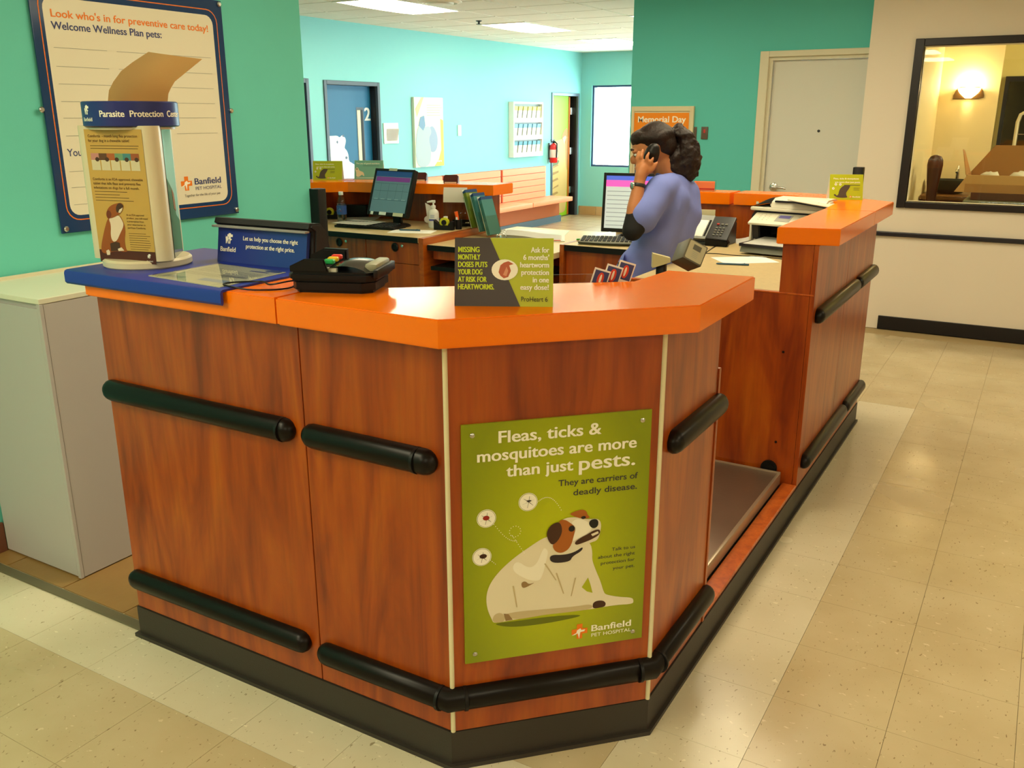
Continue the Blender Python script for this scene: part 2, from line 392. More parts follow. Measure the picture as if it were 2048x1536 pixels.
EMG = mat('lit_diffuser_near', LAMP, emit=FRONT_STRENGTH*.6, srgb=False, rough=.4)
def ceil_light(x, y, label, m=EMI, sx=.61, sy=1.22, group='ceiling light panels'):
    t = thing('ceiling_light', label, 'light', (x, y, CEIL+.004))
    t['group'] = group
    fr = MB()
    for a in ((0, .03, 0, sy), (sx-.03, sx, 0, sy), (.03, sx-.03, 0, .03), (.03, sx-.03, sy-.03, sy)): fr.bb(a[0], a[1], a[2], a[3], -.012, .006)
    obj('frame', fr, CTF, t, smooth=0)
    obj('diffuser', lens_mesh(sx, sy, m), m, t)
    return t
for (lx, ly), lab in zip(LIGHTS, ['nearest bright curved ceiling light panel, above the left desk side of the lobby', 'middle bright ceiling light panel beside the small dark sprinkler', 'farthest bright ceiling light panel near the lobby window wall', 'ceiling light panel mostly hidden by the green wall edge']):
    ceil_light(lx, ly, lab)
for k, (lx, ly) in enumerate([(-2.4, -2.4), (-2.4, -4.6), (.4, -2.4), (.4, -4.6), (1.6, 1.6), (1.6, 4.6), (-1.55, 4.9), (-3.2, 5.2), (-5.6, 4.2), (-2.15, 2.0), (2.6, -.4), (-1.6, 3.4), (-2.5, -.7)]):  # unseen panels; some added only to brighten left wall, work area and counter front
    ceil_light(lx, ly, 'unseen ceiling light panel helping to light the shop and work area', EMF if ly < 0 else EMG, group='shop ceiling lights outside the picture')
for k, (lx, ly) in enumerate([(.6, 8.0)]):  # unseen panel, widened to brighten the grooming room walls
    ceil_light(lx, ly, 'unseen ceiling light panel brightening the grooming room behind the glass', mat('lit_diffuser_small', LAMP, emit=20, srgb=False), 1.22, .61, group='shop ceiling lights outside the picture')
t = thing('ceiling_vent', 'round off-white ceiling diffuser next to the nearest light panel', 'vent', (-4.95, 7.15, CEIL))
mb = MB(); mb.lathe([(.20, 0), (.20, -.008), (.16, -.02), (.155, -.006)], seg=28); obj('flange', mb, CTF, t)
mb = MB(); mb.lathe([(.13, -.004), (.125, -.03), (.02, -.034)], seg=28); obj('cone', mb, CTF, t)
t = thing('sprinkler_head', 'small dark sprinkler in the ceiling between two light panels', 'sprinkler', (-5.55, 8.75, CEIL))
mb = MB(); mb.lathe([(.035, 0), (.03, -.01), (.012, -.015), (.012, -.035)]); obj('body', mb, DARKG, t)
mb = MB(); mb.lathe([(.03, -.036), (.03, -.04)]); obj('deflector', mb, DARKG, t)
t = thing('return_grille', 'grey square ceiling return grille beside the farthest light panel', 'vent', (-5.18+.61, 11.54, CEIL-.004))
mb = MB()
for a in ((0, .03, 0, .59), (.56, .59, 0, .59), (.03, .56, 0, .03), (.03, .56, .56, .59)): mb.bb(a[0], a[1], a[2], a[3], -.006, .006)
obj('frame', mb, CTF, t, smooth=0)
for k in range(12):
    mb = MB(); mb.box((.295, .05+.044*k, 0), (.53, .03, .004), 0, Matrix.Rotation(.5, 3, 'X')); obj('louvre', mb, MIDG, t, smooth=0)

# walls
def wall_with_holes(name, axis, face, back, a0, a1, z1, holes, m):
    """axis 'x': wall plane at x, runs along y.  holes = [(a_start, a_end, z0, z1)]"""
    mb = MB(); holes = sorted(holes); cur = a0
    def B(p, q, za, zb):
        if q-p < 1e-4 or zb-za < 1e-4: return
        if axis == 'x': mb.bb(min(face, back), max(face, back), p, q, za, zb)
        else: mb.bb(p, q, min(face, back), max(face, back), za, zb)
    for h in holes:
        B(cur, h[0], 0, z1); B(h[0], h[1], 0, h[2]); B(h[0], h[1], h[3], z1); cur = h[1]
    B(cur, a1, 0, z1); return struct(name, mb, m)
ZT = CEIL+.1
wall_with_holes('wall_left', 'x', -3.26, -3.40, -5, 3.512, ZT, [], TEAL)
wall_with_holes('wall_left_return', 'y', 3.512, 3.38, -7.0, -3.40, ZT, [], TEAL)
wall_with_holes('wall_west', 'x', -6.84, -7.08, 3.53, 14.1, ZT, [(6.5, 7.39, 0, 1.94), (7.70, 8.57, 0, 1.935), (12.90, 13.78, 0, 1.915)], TEALB)
wall_with_holes('wall_north', 'y', 13.91, 14.12, -6.84, -3.2, ZT, [(-6.65, -4.6, .796, 2.08)], TEALB)
wall_with_holes('wall_east', 'x', -3.20, -3.06, 7.62, 13.91, ZT, [(8.7, 13.3, .40, 2.3)], TEALB)
wall_with_holes('wall_middle', 'y', 7.50, 7.62, -3.214, -.985, ZT, [(-2.075, -1.2, 0, 2.055)], TEALD)
mb = MB()
for a in ((-1.28, -.905, 0, ZT), (-.905, 1.10, 0, .985), (-.905, 1.10, 2.075, ZT), (1.10, 4.1, 0, ZT)): mb.bb(a[0], a[1], 7.375, 7.495, a[2], a[3])
struct('wall_right', mb, BEIGE)
mb = MB(); mb.bb(4, 4.1, -5, 7.4, 0, ZT); struct('wall_shop_side', mb, BEIGE)
mb = MB(); mb.bb(-3.4, 4.1, -5.1, -5, 0, ZT); struct('wall_shop_back', mb, mat('shop_dim_wall', (96, 84, 70), .8))
# baseboards and trims
mb = MB(); mb.bb(-1.0, 4, 7.362, 7.376, 0, .105, .004); struct('baseboard_right', mb, BLKF)
mb = MB(); mb.bb(-1.28, 4, 7.35, 7.376, .722, .756, .006); struct('trim_3', mb, mat('dark_chair_rail', (34, 34, 40), .4))
mb = MB(); mb.bb(-3.26, -3.245, -5, 1.70, 0, .12, .003); struct('baseboard_left', mb, mat('brown_wall_base', (110, 66, 44), .5))
bb = MB(); bb.bb(-6.84, -3.2, 13.88, 13.91, -.002, .142); bbo = struct('baseboard_north', bb, GROUT)
mT = [bpy.data.meshes.new('base_tile') for k in range(3)]
for k, me in enumerate(mT):
    b = MB(); b.box((.16, 0, .07), (.312, .014, .14), .003, seg=1); b.b.to_mesh(me); b.b.free(); me.materials.append(mat('base_tile_%d' % k, [(170, 132, 88), (140, 96, 56), (184, 148, 106)][k], .4, var=.15, vscale=5))
for i in range(11): put('base_tile', mT[(i*2+i//3) % 3], (-6.83+i*.32, 13.873, 0), bbo)

# outside window on the lobby's far wall
win = thing('window_1', None, None, (-5.6, 13.91, .8), kind='structure')
mb = MB()
for a in ((-6.65, -6.62, .796, 2.08), (-4.63, -4.6, .796, 2.08), (-6.62, -4.63, .796, .826), (-6.62, -4.63, 2.05, 2.08), (-5.64, -5.61, .826, 2.05)): mb.bb(a[0], a[1], 13.94, 14.0, a[2], a[3])
obj('frame', mb, mat('blue_grey_window_frame', (44, 66, 104), .4), win, w=True, smooth=0)
mb = MB(); mb.bb(-6.62, -4.63, 13.968, 13.972, .826, 2.05); obj('pane', mb, GLASS, win, w=True, smooth=0)
win = thing('window_2', None, None, (-3.13, 11, .4), kind='structure')
mb = MB()
for y in (8.7, 9.85, 11.0, 12.15, 13.26): mb.bb(-3.15, -3.11, y, y+.04, .4, 2.3)
mb.bb(-3.15, -3.11, 8.7, 13.3, .4, .44); mb.bb(-3.15, -3.11, 8.7, 13.3, 2.26, 2.3)
obj('frame', mb, SLATE, win, w=True, smooth=0)
mb = MB(); mb.bb(-3.132, -3.128, 8.7, 13.3, .44, 2.26); obj('pane', mb, GLASS, win, w=True, smooth=0)

# recessed doors on the west wall
def recessed_door(n, y0, y1, zt, fm, leafm, leaf_y1):
    d = thing('door_%d' % n, None, None, (-6.84, y0, 0), kind='structure')
    mb = MB(); fw = .045
    for a in ((y0, y0+fw, 0, zt), (y1-fw, y1, 0, zt), (y0+fw, y1-fw, zt-fw, zt)): mb.bb(-6.99, -6.825, a[0], a[1], a[2], a[3], .004)
    obj('door_frame', mb, fm[0], d, w=True, smooth=0)
    mb = MB(); mb.bb(-6.985, -6.86, y1-fw-.012, y1-fw+.002, 0, zt-fw); obj('jamb', mb, fm[1], d, w=True, smooth=0)
    mb = MB(); mb.bb(-6.985, -6.93, y0+fw-.01, leaf_y1, .01, zt-fw+.01); lf = obj('door_leaf', mb, leafm, d, w=True, smooth=0)
    if leaf_y1 < y1-fw: mb = MB(); mb.bb(-7.06, -7.05, y0, y1, 0, zt); obj('gap_shade_sheet', mb, BLKF, d, w=True, smooth=0)  # black sheet standing in for the unlit gap beside the leaf
    return d
recessed_door(1, 6.46, 7.43, 1.98, (SLATE, BLKF), mat('deep_blue_door', (18, 96, 136), .5), 7.38)
d2 = recessed_door(2, 7.66, 8.61, 1.975, (SLATE, BLKF), mat('deep_blue_door', (18, 96, 136), .5), 8.56)
p = Print((-6.929, 7.70, 0), (0, 1, 0), (0, 0, 1), .0006)
bear = [(7858,1393),(7950,1395),(7981,1370),(8027,1401),(8042,1383),(8080,1371),(8087,1328),(8060,1272),(8059,1254),(8096,1228),(8120,1177),(8120,1108),(8175,1088),(8219,1064),(8298,1075),(8297,875),(8297,300),(7712,300),(7712,1393)]
p.poly([((a-7700)/1000, b/1000) for a, b in bear], INK('polar_white', (222, 232, 236)), 1, 'white_animal_picture')
p.disc(.24, 1.325, .014, .016, INK('eye_grey', (90, 104, 128)), 2, 'white_animal_picture'); p.disc(.345, 1.39, .016, .012, INK('eye_grey', (90, 104, 128)), 2, 'white_animal_picture'); p.disc(.38, 1.15, .02, .016, INK('eye_grey', (90, 104, 128)), 2, 'white_animal_picture')
p.text('2', .735, 1.555, .148, INK('silver', (205, 210, 206)), .098, .03, 6, name='door_number')
p.rect(.59, .4, .72, 1.70, SLATE, 2, 'slot_window_frame'); p.rect(.605, .42, .705, 1.672, INK('dark_slot', (24, 26, 34)), 3, 'slot_window_frame')
p.rect(.605, .42, .66, 1.668, mat('painted_lit_room', (226, 226, 176), .5), 4, 'slot_lit_patch')  # pale patch painted for the lit room seen through the slot
p.build(d2, w=True)
d3 = recessed_door(3, 12.86, 13.82, 1.955, (mat('grey_steel_frame', (86, 98, 112), .35, metal=.4), BLKF), mat('lime_door', (132, 176, 16), .5), 13.62)
p = Print((-6.929, 12.86, 0), (0, 1, 0), (0, 0, 1), .0008)
catb = [(13000,1150),(13194,1218),(13396,1243),(13520,1290),(13640,1277),(13600,1237),(13553,1122),(13600,880),(13610,716),(13610,511),(13600,352),(13580,171),(13545,60),(13255,62),(13000,62)]
p.poly([((a-12860)/1000, b/1000) for a, b in catb], INK('tabby_tan', (196, 160, 96)), 1, 'tabby_cat_picture')
p.poly([(.52, 1.24), (.58, 1.36), (.70, 1.42), (.755, 1.40), (.755, .70), (.70, .80), (.68, 1.1), (.66, 1.2)], INK('tabby_brown', (164, 118, 62)), 2, 'tabby_cat_picture')
for k in range(8): p.poly([(.16+.07*(k % 3), 1.05-.11*k), (.40+.04*(k % 2), 1.08-.11*k), (.44, 1.05-.11*k), (.2, 1.01-.11*k)], INK('tabby_stripe', (158, 120, 66)), 3, 'tabby_cat_picture')
p.poly([(.14, .80), (.42, .86), (.46, .90), (.42, .92), (.14, .86)], INK('collar', (96, 104, 60)), 4, 'tabby_cat_picture')
p.poly([(.56, 1.26), (.66, 1.3), (.70, 1.27), (.62, 1.16)], INK('ear_pink', (216, 150, 130)), 4, 'tabby_cat_picture')
p.build(d3, w=True)
mb = MB(); mb.bb(-6.93, -6.92, 13.62, 13.66, .02, 1.9); obj('leaf_edge', mb, mat('orange_wood_edge', (176, 92, 24), .4), d3, w=True, smooth=0)
for z in (1.68, 1.05, .42):
    mb = MB(); mb.bb(-6.925, -6.905, 13.66, 13.76, z-.055, z+.055, .003); obj('hinge', mb, CHROME, d3, 'satin steel hinge', w=True)

# white door in the green wall
DW = mat('off_white_door', (212, 214, 204), .55, bump=.1, bscale=300)
d4 = thing('door_4', None, None, (-1.7, 7.5, 0), kind='structure')
mb = MB()
for a in ((-2.111, -2.041, 0, 2.09), (-1.24, -1.17, 0, 2.09), (-2.041, -1.24, 2.045, 2.09)): mb.bb(a[0], a[1], 7.475, 7.62, a[2], a[3], .004)
mb.bb(-2.041, -2.015, 7.50, 7.62, 0, 2.045); mb.bb(-2.015, -1.24, 7.50, 7.62, 2.02, 2.045)
obj('door_frame', mb, mat('cream_door_frame', (216, 212, 186), .5), d4, w=True, smooth=0)
mb = MB(); mb.bb(-2.012, -1.245, 7.53, 7.57, .01, 2.018, .002); lf = obj('door_leaf', mb, DW, d4, w=True, smooth=0)
mb = MB(); mb.lathe([(.034, 0), (.034, -.012), (.026, -.018), (.014, -.02), (.014, -.055)], M=Matrix.Rotation(-R90, 3, 'X'), c=(-1.935, 7.53, 1.045)); obj('lever_rose', mb, CHROME, d4, w=True)
mb = MB(); mb.tube([(-1.935, 7.475, 1.045), (-1.90, 7.47, 1.045), (-1.86, 7.47, 1.044), (-1.825, 7.478, 1.037)], [.013, .011, .010, .008], 10); obj('lever', mb, CHROME, d4, w=True)
mb = MB(); mb.lathe([(.011, 0), (.011, -.004), (.006, -.006)], M=Matrix.Rotation(-R90, 3, 'X'), c=(-1.62, 7.53, 1.487), seg=14); obj('peephole', mb, DARKG, d4, w=True)

# grooming room behind the framed window
YEL = mat('warm_cream_wall', (244, 228, 180), .7, bump=.1)
mb = MB(); mb.bb(-.98, -.94, 7.5, 9.15, 0, ZT); struct('wall_grooming_left', mb, YEL)
mb = MB(); mb.bb(-.94, -.475, 9.0, 9.15, 0, ZT); struct('wall_grooming_back', mb, YEL)
mb = MB(); mb.bb(-.475, 3, 9.05, 9.15, 0, ZT); struct('wall_grooming_far', mb, mat('pale_yellow_wall', (220, 208, 140), .7))
mb = MB(); mb.bb(1.9, 2.0, 7.5, 9.15, 0, ZT); struct('wall_grooming_right', mb, YEL)
w3 = thing('window_3', None, None, (.1, 7.375, .94), kind='structure')
mb = MB()
for a in ((-.966, -.905, .939, 2.129), (1.10, 1.16, .939, 2.129), (-.905, 1.10, .939, .985), (-.905, 1.10, 2.078, 2.129)): mb.bb(a[0], a[1], 7.352, 7.43, a[2], a[3], .004)
obj('frame', mb, mat('black_brown_window_frame', (28, 20, 18), .4), w3, w=True, smooth=0)
mb = MB(); mb.bb(-.905, 1.10, 7.398, 7.402, .985, 2.078); obj('pane', mb, glass('window_glass', (.97, 1, .97), 1.62), w3, w=True, smooth=0)

# ================================================================ RECEPTION COUNTER (near part)
ZB, ZTOP = 1.121, 1.186
A = Vector((-1.10, 1.575)); Bp = Vector((-.727, 1.948)); PT = .018
def bumper(parent, path, z, label=None, r=.0325, name='bumper_rail'):
    """half-round vinyl rail: rounded section pushed half into the panel, domed ends"""
    mb = MB(); pts = [Vector((x, y, z)) for x, y in path]; d0 = (pts[1]-pts[0]).normalized(); d1 = (pts[-1]-pts[-2]).normalized()
    P = []; R = []
    for t in (0, 20, 42, 66): P.append(pts[0]+d0*r*(1-math.cos(math.radians(t)))); R.append(max(.12*r, r*math.sin(math.radians(t))))
    P.append(pts[0]+d0*r); R.append(r)
    P += pts[1:-1]; R += [r]*(len(pts)-2)
    P.append(pts[-1]-d1*r); R.append(r)
    for t in (66, 42, 20, 0): P.append(pts[-1]-d1*r*(1-math.cos(math.radians(t)))); R.append(max(.12*r, r*math.sin(math.radians(t))))
    mb.tube(P, R, 16, True, .85, up=(0, 0, 1)); return obj(name, mb, BLACKR, parent, label, w=True, smooth=50)
def ring(parent, c, d, r=.0333):
    mb = MB(); c = Vector(c); d = Vector(d).normalized(); mb.tube([c-d*.004, c+d*.004], [r, r], 16); return obj('rail_joint', mb, BLACK, parent, w=True)
rc = thing('reception_counter', 'cherry wood front reception counter with clipped corner, green poster and black bumper rails', 'counter', (-1.5, 1.75, 0))
mb = MB(); mb.prism([(-2.285, 1.595), (-1.112, 1.595), (-.747, 1.96), (-.747, 2.39), (-.90, 2.39), (-.90, 2.02), (-1.17, 1.76), (-2.285, 1.98)], .1, ZB); obj('carcass', mb, WOODF, rc, w=True, smooth=0)
for x0, x1 in ((-2.305, -1.5355), (-1.5325, -1.104)):
    mb = MB(); mb.bb(x0, x1, 1.575, 1.595, .108, ZB-.002, .0012, 1); obj('front_panel', mb, WOODF, rc, w=True, smooth=0)
cu = Vector((1, 1)).normalized(); cn = Vector((1, -1)).normalized()
L = (Bp-A).length
def cham(u, o): q = A+cu*u+cn*o; return (q.x, q.y)
mb = MB(); mb.prism([cham(.004, 0), cham(L-.004, 0), cham(L-.004, -PT), cham(.004, -PT)], .108, ZB-.002); obj('corner_panel', mb, WOODF, rc, w=True, smooth=0)
mb = MB(); mb.bb(-.747, -.727, 1.954, 2.385, .108, ZB-.002, .0012, 1); obj('end_panel', mb, WOODF, rc, w=True, smooth=0)
mb = MB(); mb.bb(-1.6, -.723, 2.387, 2.403, .108, .918, .001, 1); obj('alcove_side_panel', mb, WOODF, rc, w=True, smooth=0)
mb = MB(); mb.bb(-2.306, -2.286, 1.60, 1.98, .108, ZB-.002); obj('side_panel', mb, WOODF, rc, w=True, smooth=0)
for c in (A, Bp):
    mb = MB(); mb.tube([(c.x+.001, c.y+.001, .108), (c.x+.001, c.y+.001, ZB)], .0062, 10); obj('corner_trim', mb, STRIP, rc, 'thin cream metal corner strip', w=True)
mb = MB(); o = .004
mb.prism([(-2.309, 1.571), (-1.1017, 1.571), (-.723, 1.9497), (-.723, 3.58), (-.80, 3.58), (-.80, 2.42), (-1.0, 2.0), (-2.309, 1.98)], 0, .106)
obj('plinth', mb, PLINTH, rc, w=True, smooth=0)
mb = MB(); mb.prism([(-2.322, 1.560), (-1.0971, 1.560), (-.712, 1.9452), (-.712, 4.94), (-.735, 4.94), (-.735, 1.96), (-1.11, 1.585), (-2.322, 1.585)], 0, .012); obj('plinth_foot', mb, PLINTH, rc, w=True, smooth=0)
mb = MB(); mb.bb(-.785, -.727, 2.405, 3.58, .106, .122, .002, 1); obj('threshold', mb, wood('cherry_edge', (170, 74, 18), (196, 92, 24), (205, 104, 36), .35), rc, 'bright orange-brown wooden threshold in front of the scale', w=True, smooth=0)
for z in (.832, .213):
    bumper(rc, [(-2.310, 1.567), (-1.563, 1.567)], z)
bumper(rc, [(-1.532, 1.567), (-1.122, 1.567)], .832)
bumper(rc, [(-.718, 2.0), (-.718, 2.415)], .815)
# lower rail wraps the clipped corner in one run
bumper(rc, [(-1.53, 1.566), (-1.104, 1.566), (-.718, 1.952), (-.718, 2.415)], .205)
ring(rc, (-1.125, 1.566, .205), (1, 0, 0)); ring(rc, (-1.075, 1.595, .205), (1, 1, 0)); ring(rc, (-.745, 1.925, .205), (1, 1, 0)); ring(rc, (-.718, 1.985, .205), (0, 1, 0))
for x in (-1.60, -1.175): ring(rc, (x, 1.566, .832), (1, 0, 0), .0329)
# poster on the clipped corner
gp = thing('corner_poster', 'lime green flea and tick poster with a scratching dog, screwed to the clipped counter corner', 'poster', (-1.075, 1.60, .303))
pw, ph = .467, .624; PO = Vector((A.x+cu.x*.034+cn.x*.001, A.y+cu.y*.034+cn.y*.001, .303))
def PQ(u, v, o): return PO+Vector((cu.x, cu.y, 0))*u+Vector((cn.x, cn.y, 0))*o+Vector((0, 0, v))
mb = MB()
q = [PQ(0, 0, 0), PQ(pw, 0, 0), PQ(pw, ph, 0), PQ(0, ph, 0)]; q2 = [PQ(0, 0, .006), PQ(pw, 0, .006), PQ(pw, ph, .006), PQ(0, ph, .006)]
vs = [mb.b.verts.new(x) for x in q+q2]
for f in ((3, 2, 1, 0), (4, 5, 6, 7), (0, 1, 5, 4), (1, 2, 6, 5), (2, 3, 7, 6), (3, 0, 4, 7)): mb.b.faces.new([vs[i] for i in f])
def lime_mat():
    m = bpy.data.materials.new('lime_poster_print'); m.use_nodes = True; nt = m.node_tree; b = nt.nodes['Principled BSDF']
    tc = nt.nodes.new('ShaderNodeTexCoord'); mp = nt.nodes.new('ShaderNodeMapping'); mp.inputs['Location'].default_value = (-.5, -.5, -.42); nt.links.new(tc.outputs['Generated'], mp.inputs[0])
    vl = nt.nodes.new('ShaderNodeVectorMath'); vl.operation = 'LENGTH'; nt.links.new(mp.outputs[0], vl.inputs[0])
    r = ramp(nt, [(.05, s2l((192, 200, 4))), (.75, s2l((134, 146, 6)))]); nt.links.new(vl.outputs['Value'], r.inputs[0]); nt.links.new(r.outputs[0], b.inputs['Base Color']); b.inputs['Roughness'].default_value = .3
    return m
obj('board', mb, lime_mat(), gp, w=True, smooth=0)
pr = Print(PQ(0, 0, .0062), (cu.x, cu.y, 0), (0, 0, 1), .0003)
K = .001
J = dict(
body=[(223,321),(206,321),(188,314),(161,298),(130,279),(104,259),(82,238),(66,216),(57,194),(54,170),(58,141),(68,115),(72,105),(92,104),(126,106),(162,106),(203,108),(254,106),(329,105),(347,106),(395,107),(438,103),(440,113),(435,122),(399,129),(365,140),(358,148),(348,182),(335,213),(324,244),(325,263),(319,292),(287,306),(250,320)],
gap=[(299,171),(315,196),(322,175),(328,151),(313,157)],
head=[(245,365),(277,366),(308,355),(336,355),(346,341),(344,318),(337,295),(319,292),(297,281),(278,269),(247,263),(224,271),(219,305),(232,341)],
ear=[(205,333),(214,350),(230,358),(241,354),(246,330),(235,308),(224,299),(216,301),(208,316)],
face=[(234,360),(250,363),(266,351),(279,338),(275,317),(267,285),(247,272),(228,278),(219,298),(235,313)],
ear2=[(262,375),(276,380),(294,384),(306,378),(309,367),(317,359),(299,357),(277,366)],
nose=[(312,346),(318,354),(331,355),(338,347),(336,333),(325,329),(316,336)],
mouth=[(277,298),(291,308),(309,315),(327,325),(343,325),(342,311),(323,301),(296,293),(280,290)],
teeth=[(319,315),(337,321),(339,315),(323,309)],
collar=[(216,272),(251,267),(278,271),(300,284),(297,272),(272,260),(267,247),(229,247),(214,256)],
pad=[(329,120),(337,127),(356,126),(365,117),(362,107),(347,106),(330,106)],
leg=[(130,269),(162,241),(182,251),(195,285),(201,293),(211,282),(206,259),(195,210),(182,204),(153,214),(117,243)],
fold=[(142,206),(153,209),(162,198),(180,203),(153,190),(144,192)],
belly=[(95,123),(126,128),(208,123),(281,119),(328,120),(330,105),(254,106),(203,108),(162,106),(126,106)],
tail=[(69,107),(72,126),(86,132),(98,125),(102,112),(95,103)], tailsp=[(98,127),(110,124),(121,107),(103,106)],
shadow=[(72,103),(126,101),(208,101),(291,95),(301,88),(208,82),(130,84),(90,93)],
blaze=[(266,351),(279,360),(295,358),(316,345),(323,329),(309,317),(287,308),(271,299),(275,317),(281,338)])
FUR = INK('dog_cream', (232, 222, 194)); FUR2 = INK('dog_shade', (200, 182, 140)); FUR3 = INK('dog_fold', (150, 120, 78)); DB = INK('dog_brown', (172, 96, 30)); DK = INK('dog_dark', (70, 40, 22)); BK = INK('print_black', (28, 24, 22))
D = 'scratching_dog_picture'
for k, m, l in (('shadow', INK('shadow_green', (104, 112, 10)), 1), ('body', FUR, 2), ('belly', FUR2, 3), ('gap', I_G, 3), ('leg', INK('dog_light', (246, 240, 220)), 3), ('fold', FUR3, 4), ('tail', FUR2, 4), ('tailsp', FUR3, 4), ('pad', DK, 4), ('head', FUR, 5), ('collar', INK('collar_navy', (46, 36, 40)), 6), ('face', DB, 7), ('ear', DK, 8), ('ear2', DB, 6), ('blaze', INK('dog_light', (246, 240, 220)), 8), ('mouth', DK, 9), ('teeth', FUR, 10), ('nose', BK, 10)):
    pr.poly(J[k], m, l, D, K)
pr.disc(.269, .336, .008, .008, BK, 10, D); pr.disc(.2985, .362, .006, .004, BK, 10, D)
for a in ((.20, .25, .23, .20), (.23, .22, .25, .16), (.12, .20, .13, .14), (.28, .2, .27, .15)): pr.poly([(a[0], a[1]), (a[0]+.004, a[1]), (a[2]+.003, a[3]), (a[2], a[3])], FUR2, 4, D)
for (u, v) in ((.045, .288), (.057, .387), (.159, .418)):
    pr.disc(u, v, .0235, .0235, I_W, 2, 'insect_badge#%d' % int(u*1000)); pr.disc(u, v, .0222, .0222, INK('ring_green', (150, 156, 30)), 3, 'insect_badge#%d' % int(u*1000)); pr.disc(u, v, .0212, .0212, I_W, 4, 'insect_badge#%d' % int(u*1000))
def legs(u, v, s, m):
    for k in range(6):
        a = math.radians(k*60+20); pr.poly([(u, v), (u+.001, v+.001), (u+s*math.cos(a), v+s*math.sin(a)), (u+s*math.cos(a)-.0008, v+s*math.sin(a))], m, 6, 'insect_picture')
legs(.046, .287, .014, DK); pr.disc(.048, .290, .009, .006, DK, 6, 'insect_picture'); legs(.057, .387, .015, BK); pr.disc(.056, .389, .008, .006, INK('tick_red', (150, 36, 20)), 7, 'insect_picture'); legs(.16, .418, .015, BK); pr.disc(.161, .421, .006, .002, BK, 7, 'insect_picture')
def dots(f, n):
    for i in range(n): u, v = f(i/(n-1)); pr.disc(u, v, .0012, .0012, I_W, 3, 'dotted_trail', 6)
dots(lambda t: (.182+.06*t, .415+.022*math.sin(t*2.2)-.045*t*t), 18)
dots(lambda t: (.075+.055*t, .37-.05*math.sin(t*1.6)), 14); dots(lambda t: (.127+.014*math.cos(6.3*t-1.5), .345+.014*math.sin(6.3*t-1.5)), 14); dots(lambda t: (.12+.03*t, .335-.05*t), 9); dots(lambda t: (.066+.012*t, .277-.012*t), 4)
pr.text('Fleas, ticks &', .088, .574, .0305, I_W, .251, .022); pr.text('mosquitoes are more', .037, .531, .030, I_W, .393, .022)
pr.text('than just', .106, .488, .030, I_W, .164, .022); pr.text('pests.', .285, .486, .037, I_W, .143, .018)
pr.text('They are carriers of', .234, .450, .0165, I_D, .203, .012, name='small_lettering'); pr.text('deadly disease.', .272, .422, .0165, I_D, .164, .012, name='small_lettering')
for tx, u, v, wd in (('Talk to us', .376, .261, .062), ('about the right', .340, .2435, .098), ('protection for', .348, .226, .090), ('your pet.', .380, .2085, .058)): pr.text(tx, u, v, .0092, I_D, wd, .003, name='small_lettering')
cross_logo(pr, .296, .046, .042, I_O, I_W)
pr.text('Banfield', .328, .041, .0185, I_W, .107, .02); pr.text('PET HOSPITAL', .328, .025, .0102, I_W, .108, .004)
pr.build(gp, w=True)
for u, v in ((.0255, .598), (.4435, .599), (.025, .025), (.441, .023)):
    mb = MB(); M = Matrix(((cu.x, 0, cn.x), (cu.y, 0, cn.y), (0, 1, 0)))
    mb.lathe([(.0062, 0), (.006, .002), (.0035, .0035), (.001, .004)], c=PQ(u, v, .006), M=M, seg=12); obj('screw', mb, CHROME, gp, 'silver screw', w=True)
for u, v in ((.011, .61), (.456, .612), (.012, .013), (.452, .016)): pass

# counter tops (lift off): left piece and clipped corner piece
def top(pts, label, group=None, bev=.003):
    cx = sum(p[0] for p in pts)/len(pts); cy = sum(p[1] for p in pts)/len(pts)
    mb = MB(); mb.prism(pts, ZB, ZTOP, bev); return one('worktop', mb, ORANGE, label, 'countertop', (cx, cy, ZB), w=True, group=group, smooth=30)
top([(-2.275, 1.523), (-1.552, 1.523), (-1.552, 1.80), (-1.66, 2.0), (-2.275, 2.0)], 'thick orange counter top under the blue mat and the round display tower')
top([(-1.545, 1.521), (-1.077, 1.521), (-.645, 1.953), (-.645, 2.392), (-.885, 2.37), (-.90, 2.16), (-1.08, 2.015), (-1.40, 1.765), (-1.545, 1.765)], 'thick orange counter top with clipped corner, carrying the heartworm tent card')
mb = MB(); mb.prism([(-1.10, 1.99), (-.90, 2.14), (-.90, 2.385), (-1.10, 2.385), (-1.12, 2.26), (-1.34, 2.06), (-1.24, 1.9)], 1.085, 1.10); obj('inner_ledge', mb, WOODF, rc, w=True, smooth=0)

# ---------------------------------------------------------------- wall poster, white cabinet
wp = thing('wall_poster', 'large navy framed pet list poster with orange line on the green wall', 'poster', (-3.26, 2.56, 1.165))
mb = MB(); mb.bb(-3.252, -3.244, 2.108, 3.005, 1.168, 2.085, .0015, 1); obj('board', mb, mat('navy_gloss_print', (30, 62, 104), .12), wp, w=True, smooth=0)
pr = Print((-3.2438, 2.11, 1.165), (0, 1, 0), (0, 0, 1), .0004)
pr.rrect(.028, .048, .862, .880, .055, I_O, 1, 'orange_line'); pr.rrect(.032, .052, .858, .876, .052, mat('navy_gloss_print', (0, 0, 0)), 2, 'navy_band')
pr.rrect(.045, .067, .836, .855, .04, mat('cream_gloss_print', (232, 226, 200), .2), 3, 'cream_panel')
pr.text("Look who's in for preventive care today!", .074, .787, .028, I_O, .732, .016, 5); pr.text('Welcome Wellness Plan pets:', .070, .745, .028, I_N, .488, .016, 5)
for i in range(6):
    v = (.680, .614, .552, .489, .429, .364)[i]; pr.rect(.068, v, .292, v+.0015, I_L, 5, 'ruled_line'); pr.rect(.335, v, .55, v+.0015, I_L, 5, 'ruled_line'); pr.rect(.585, v, .808, v+.0015, I_L, 5, 'ruled_line')
pr.text('Your', .064, .290, .029, I_N, .078, .006, 5)
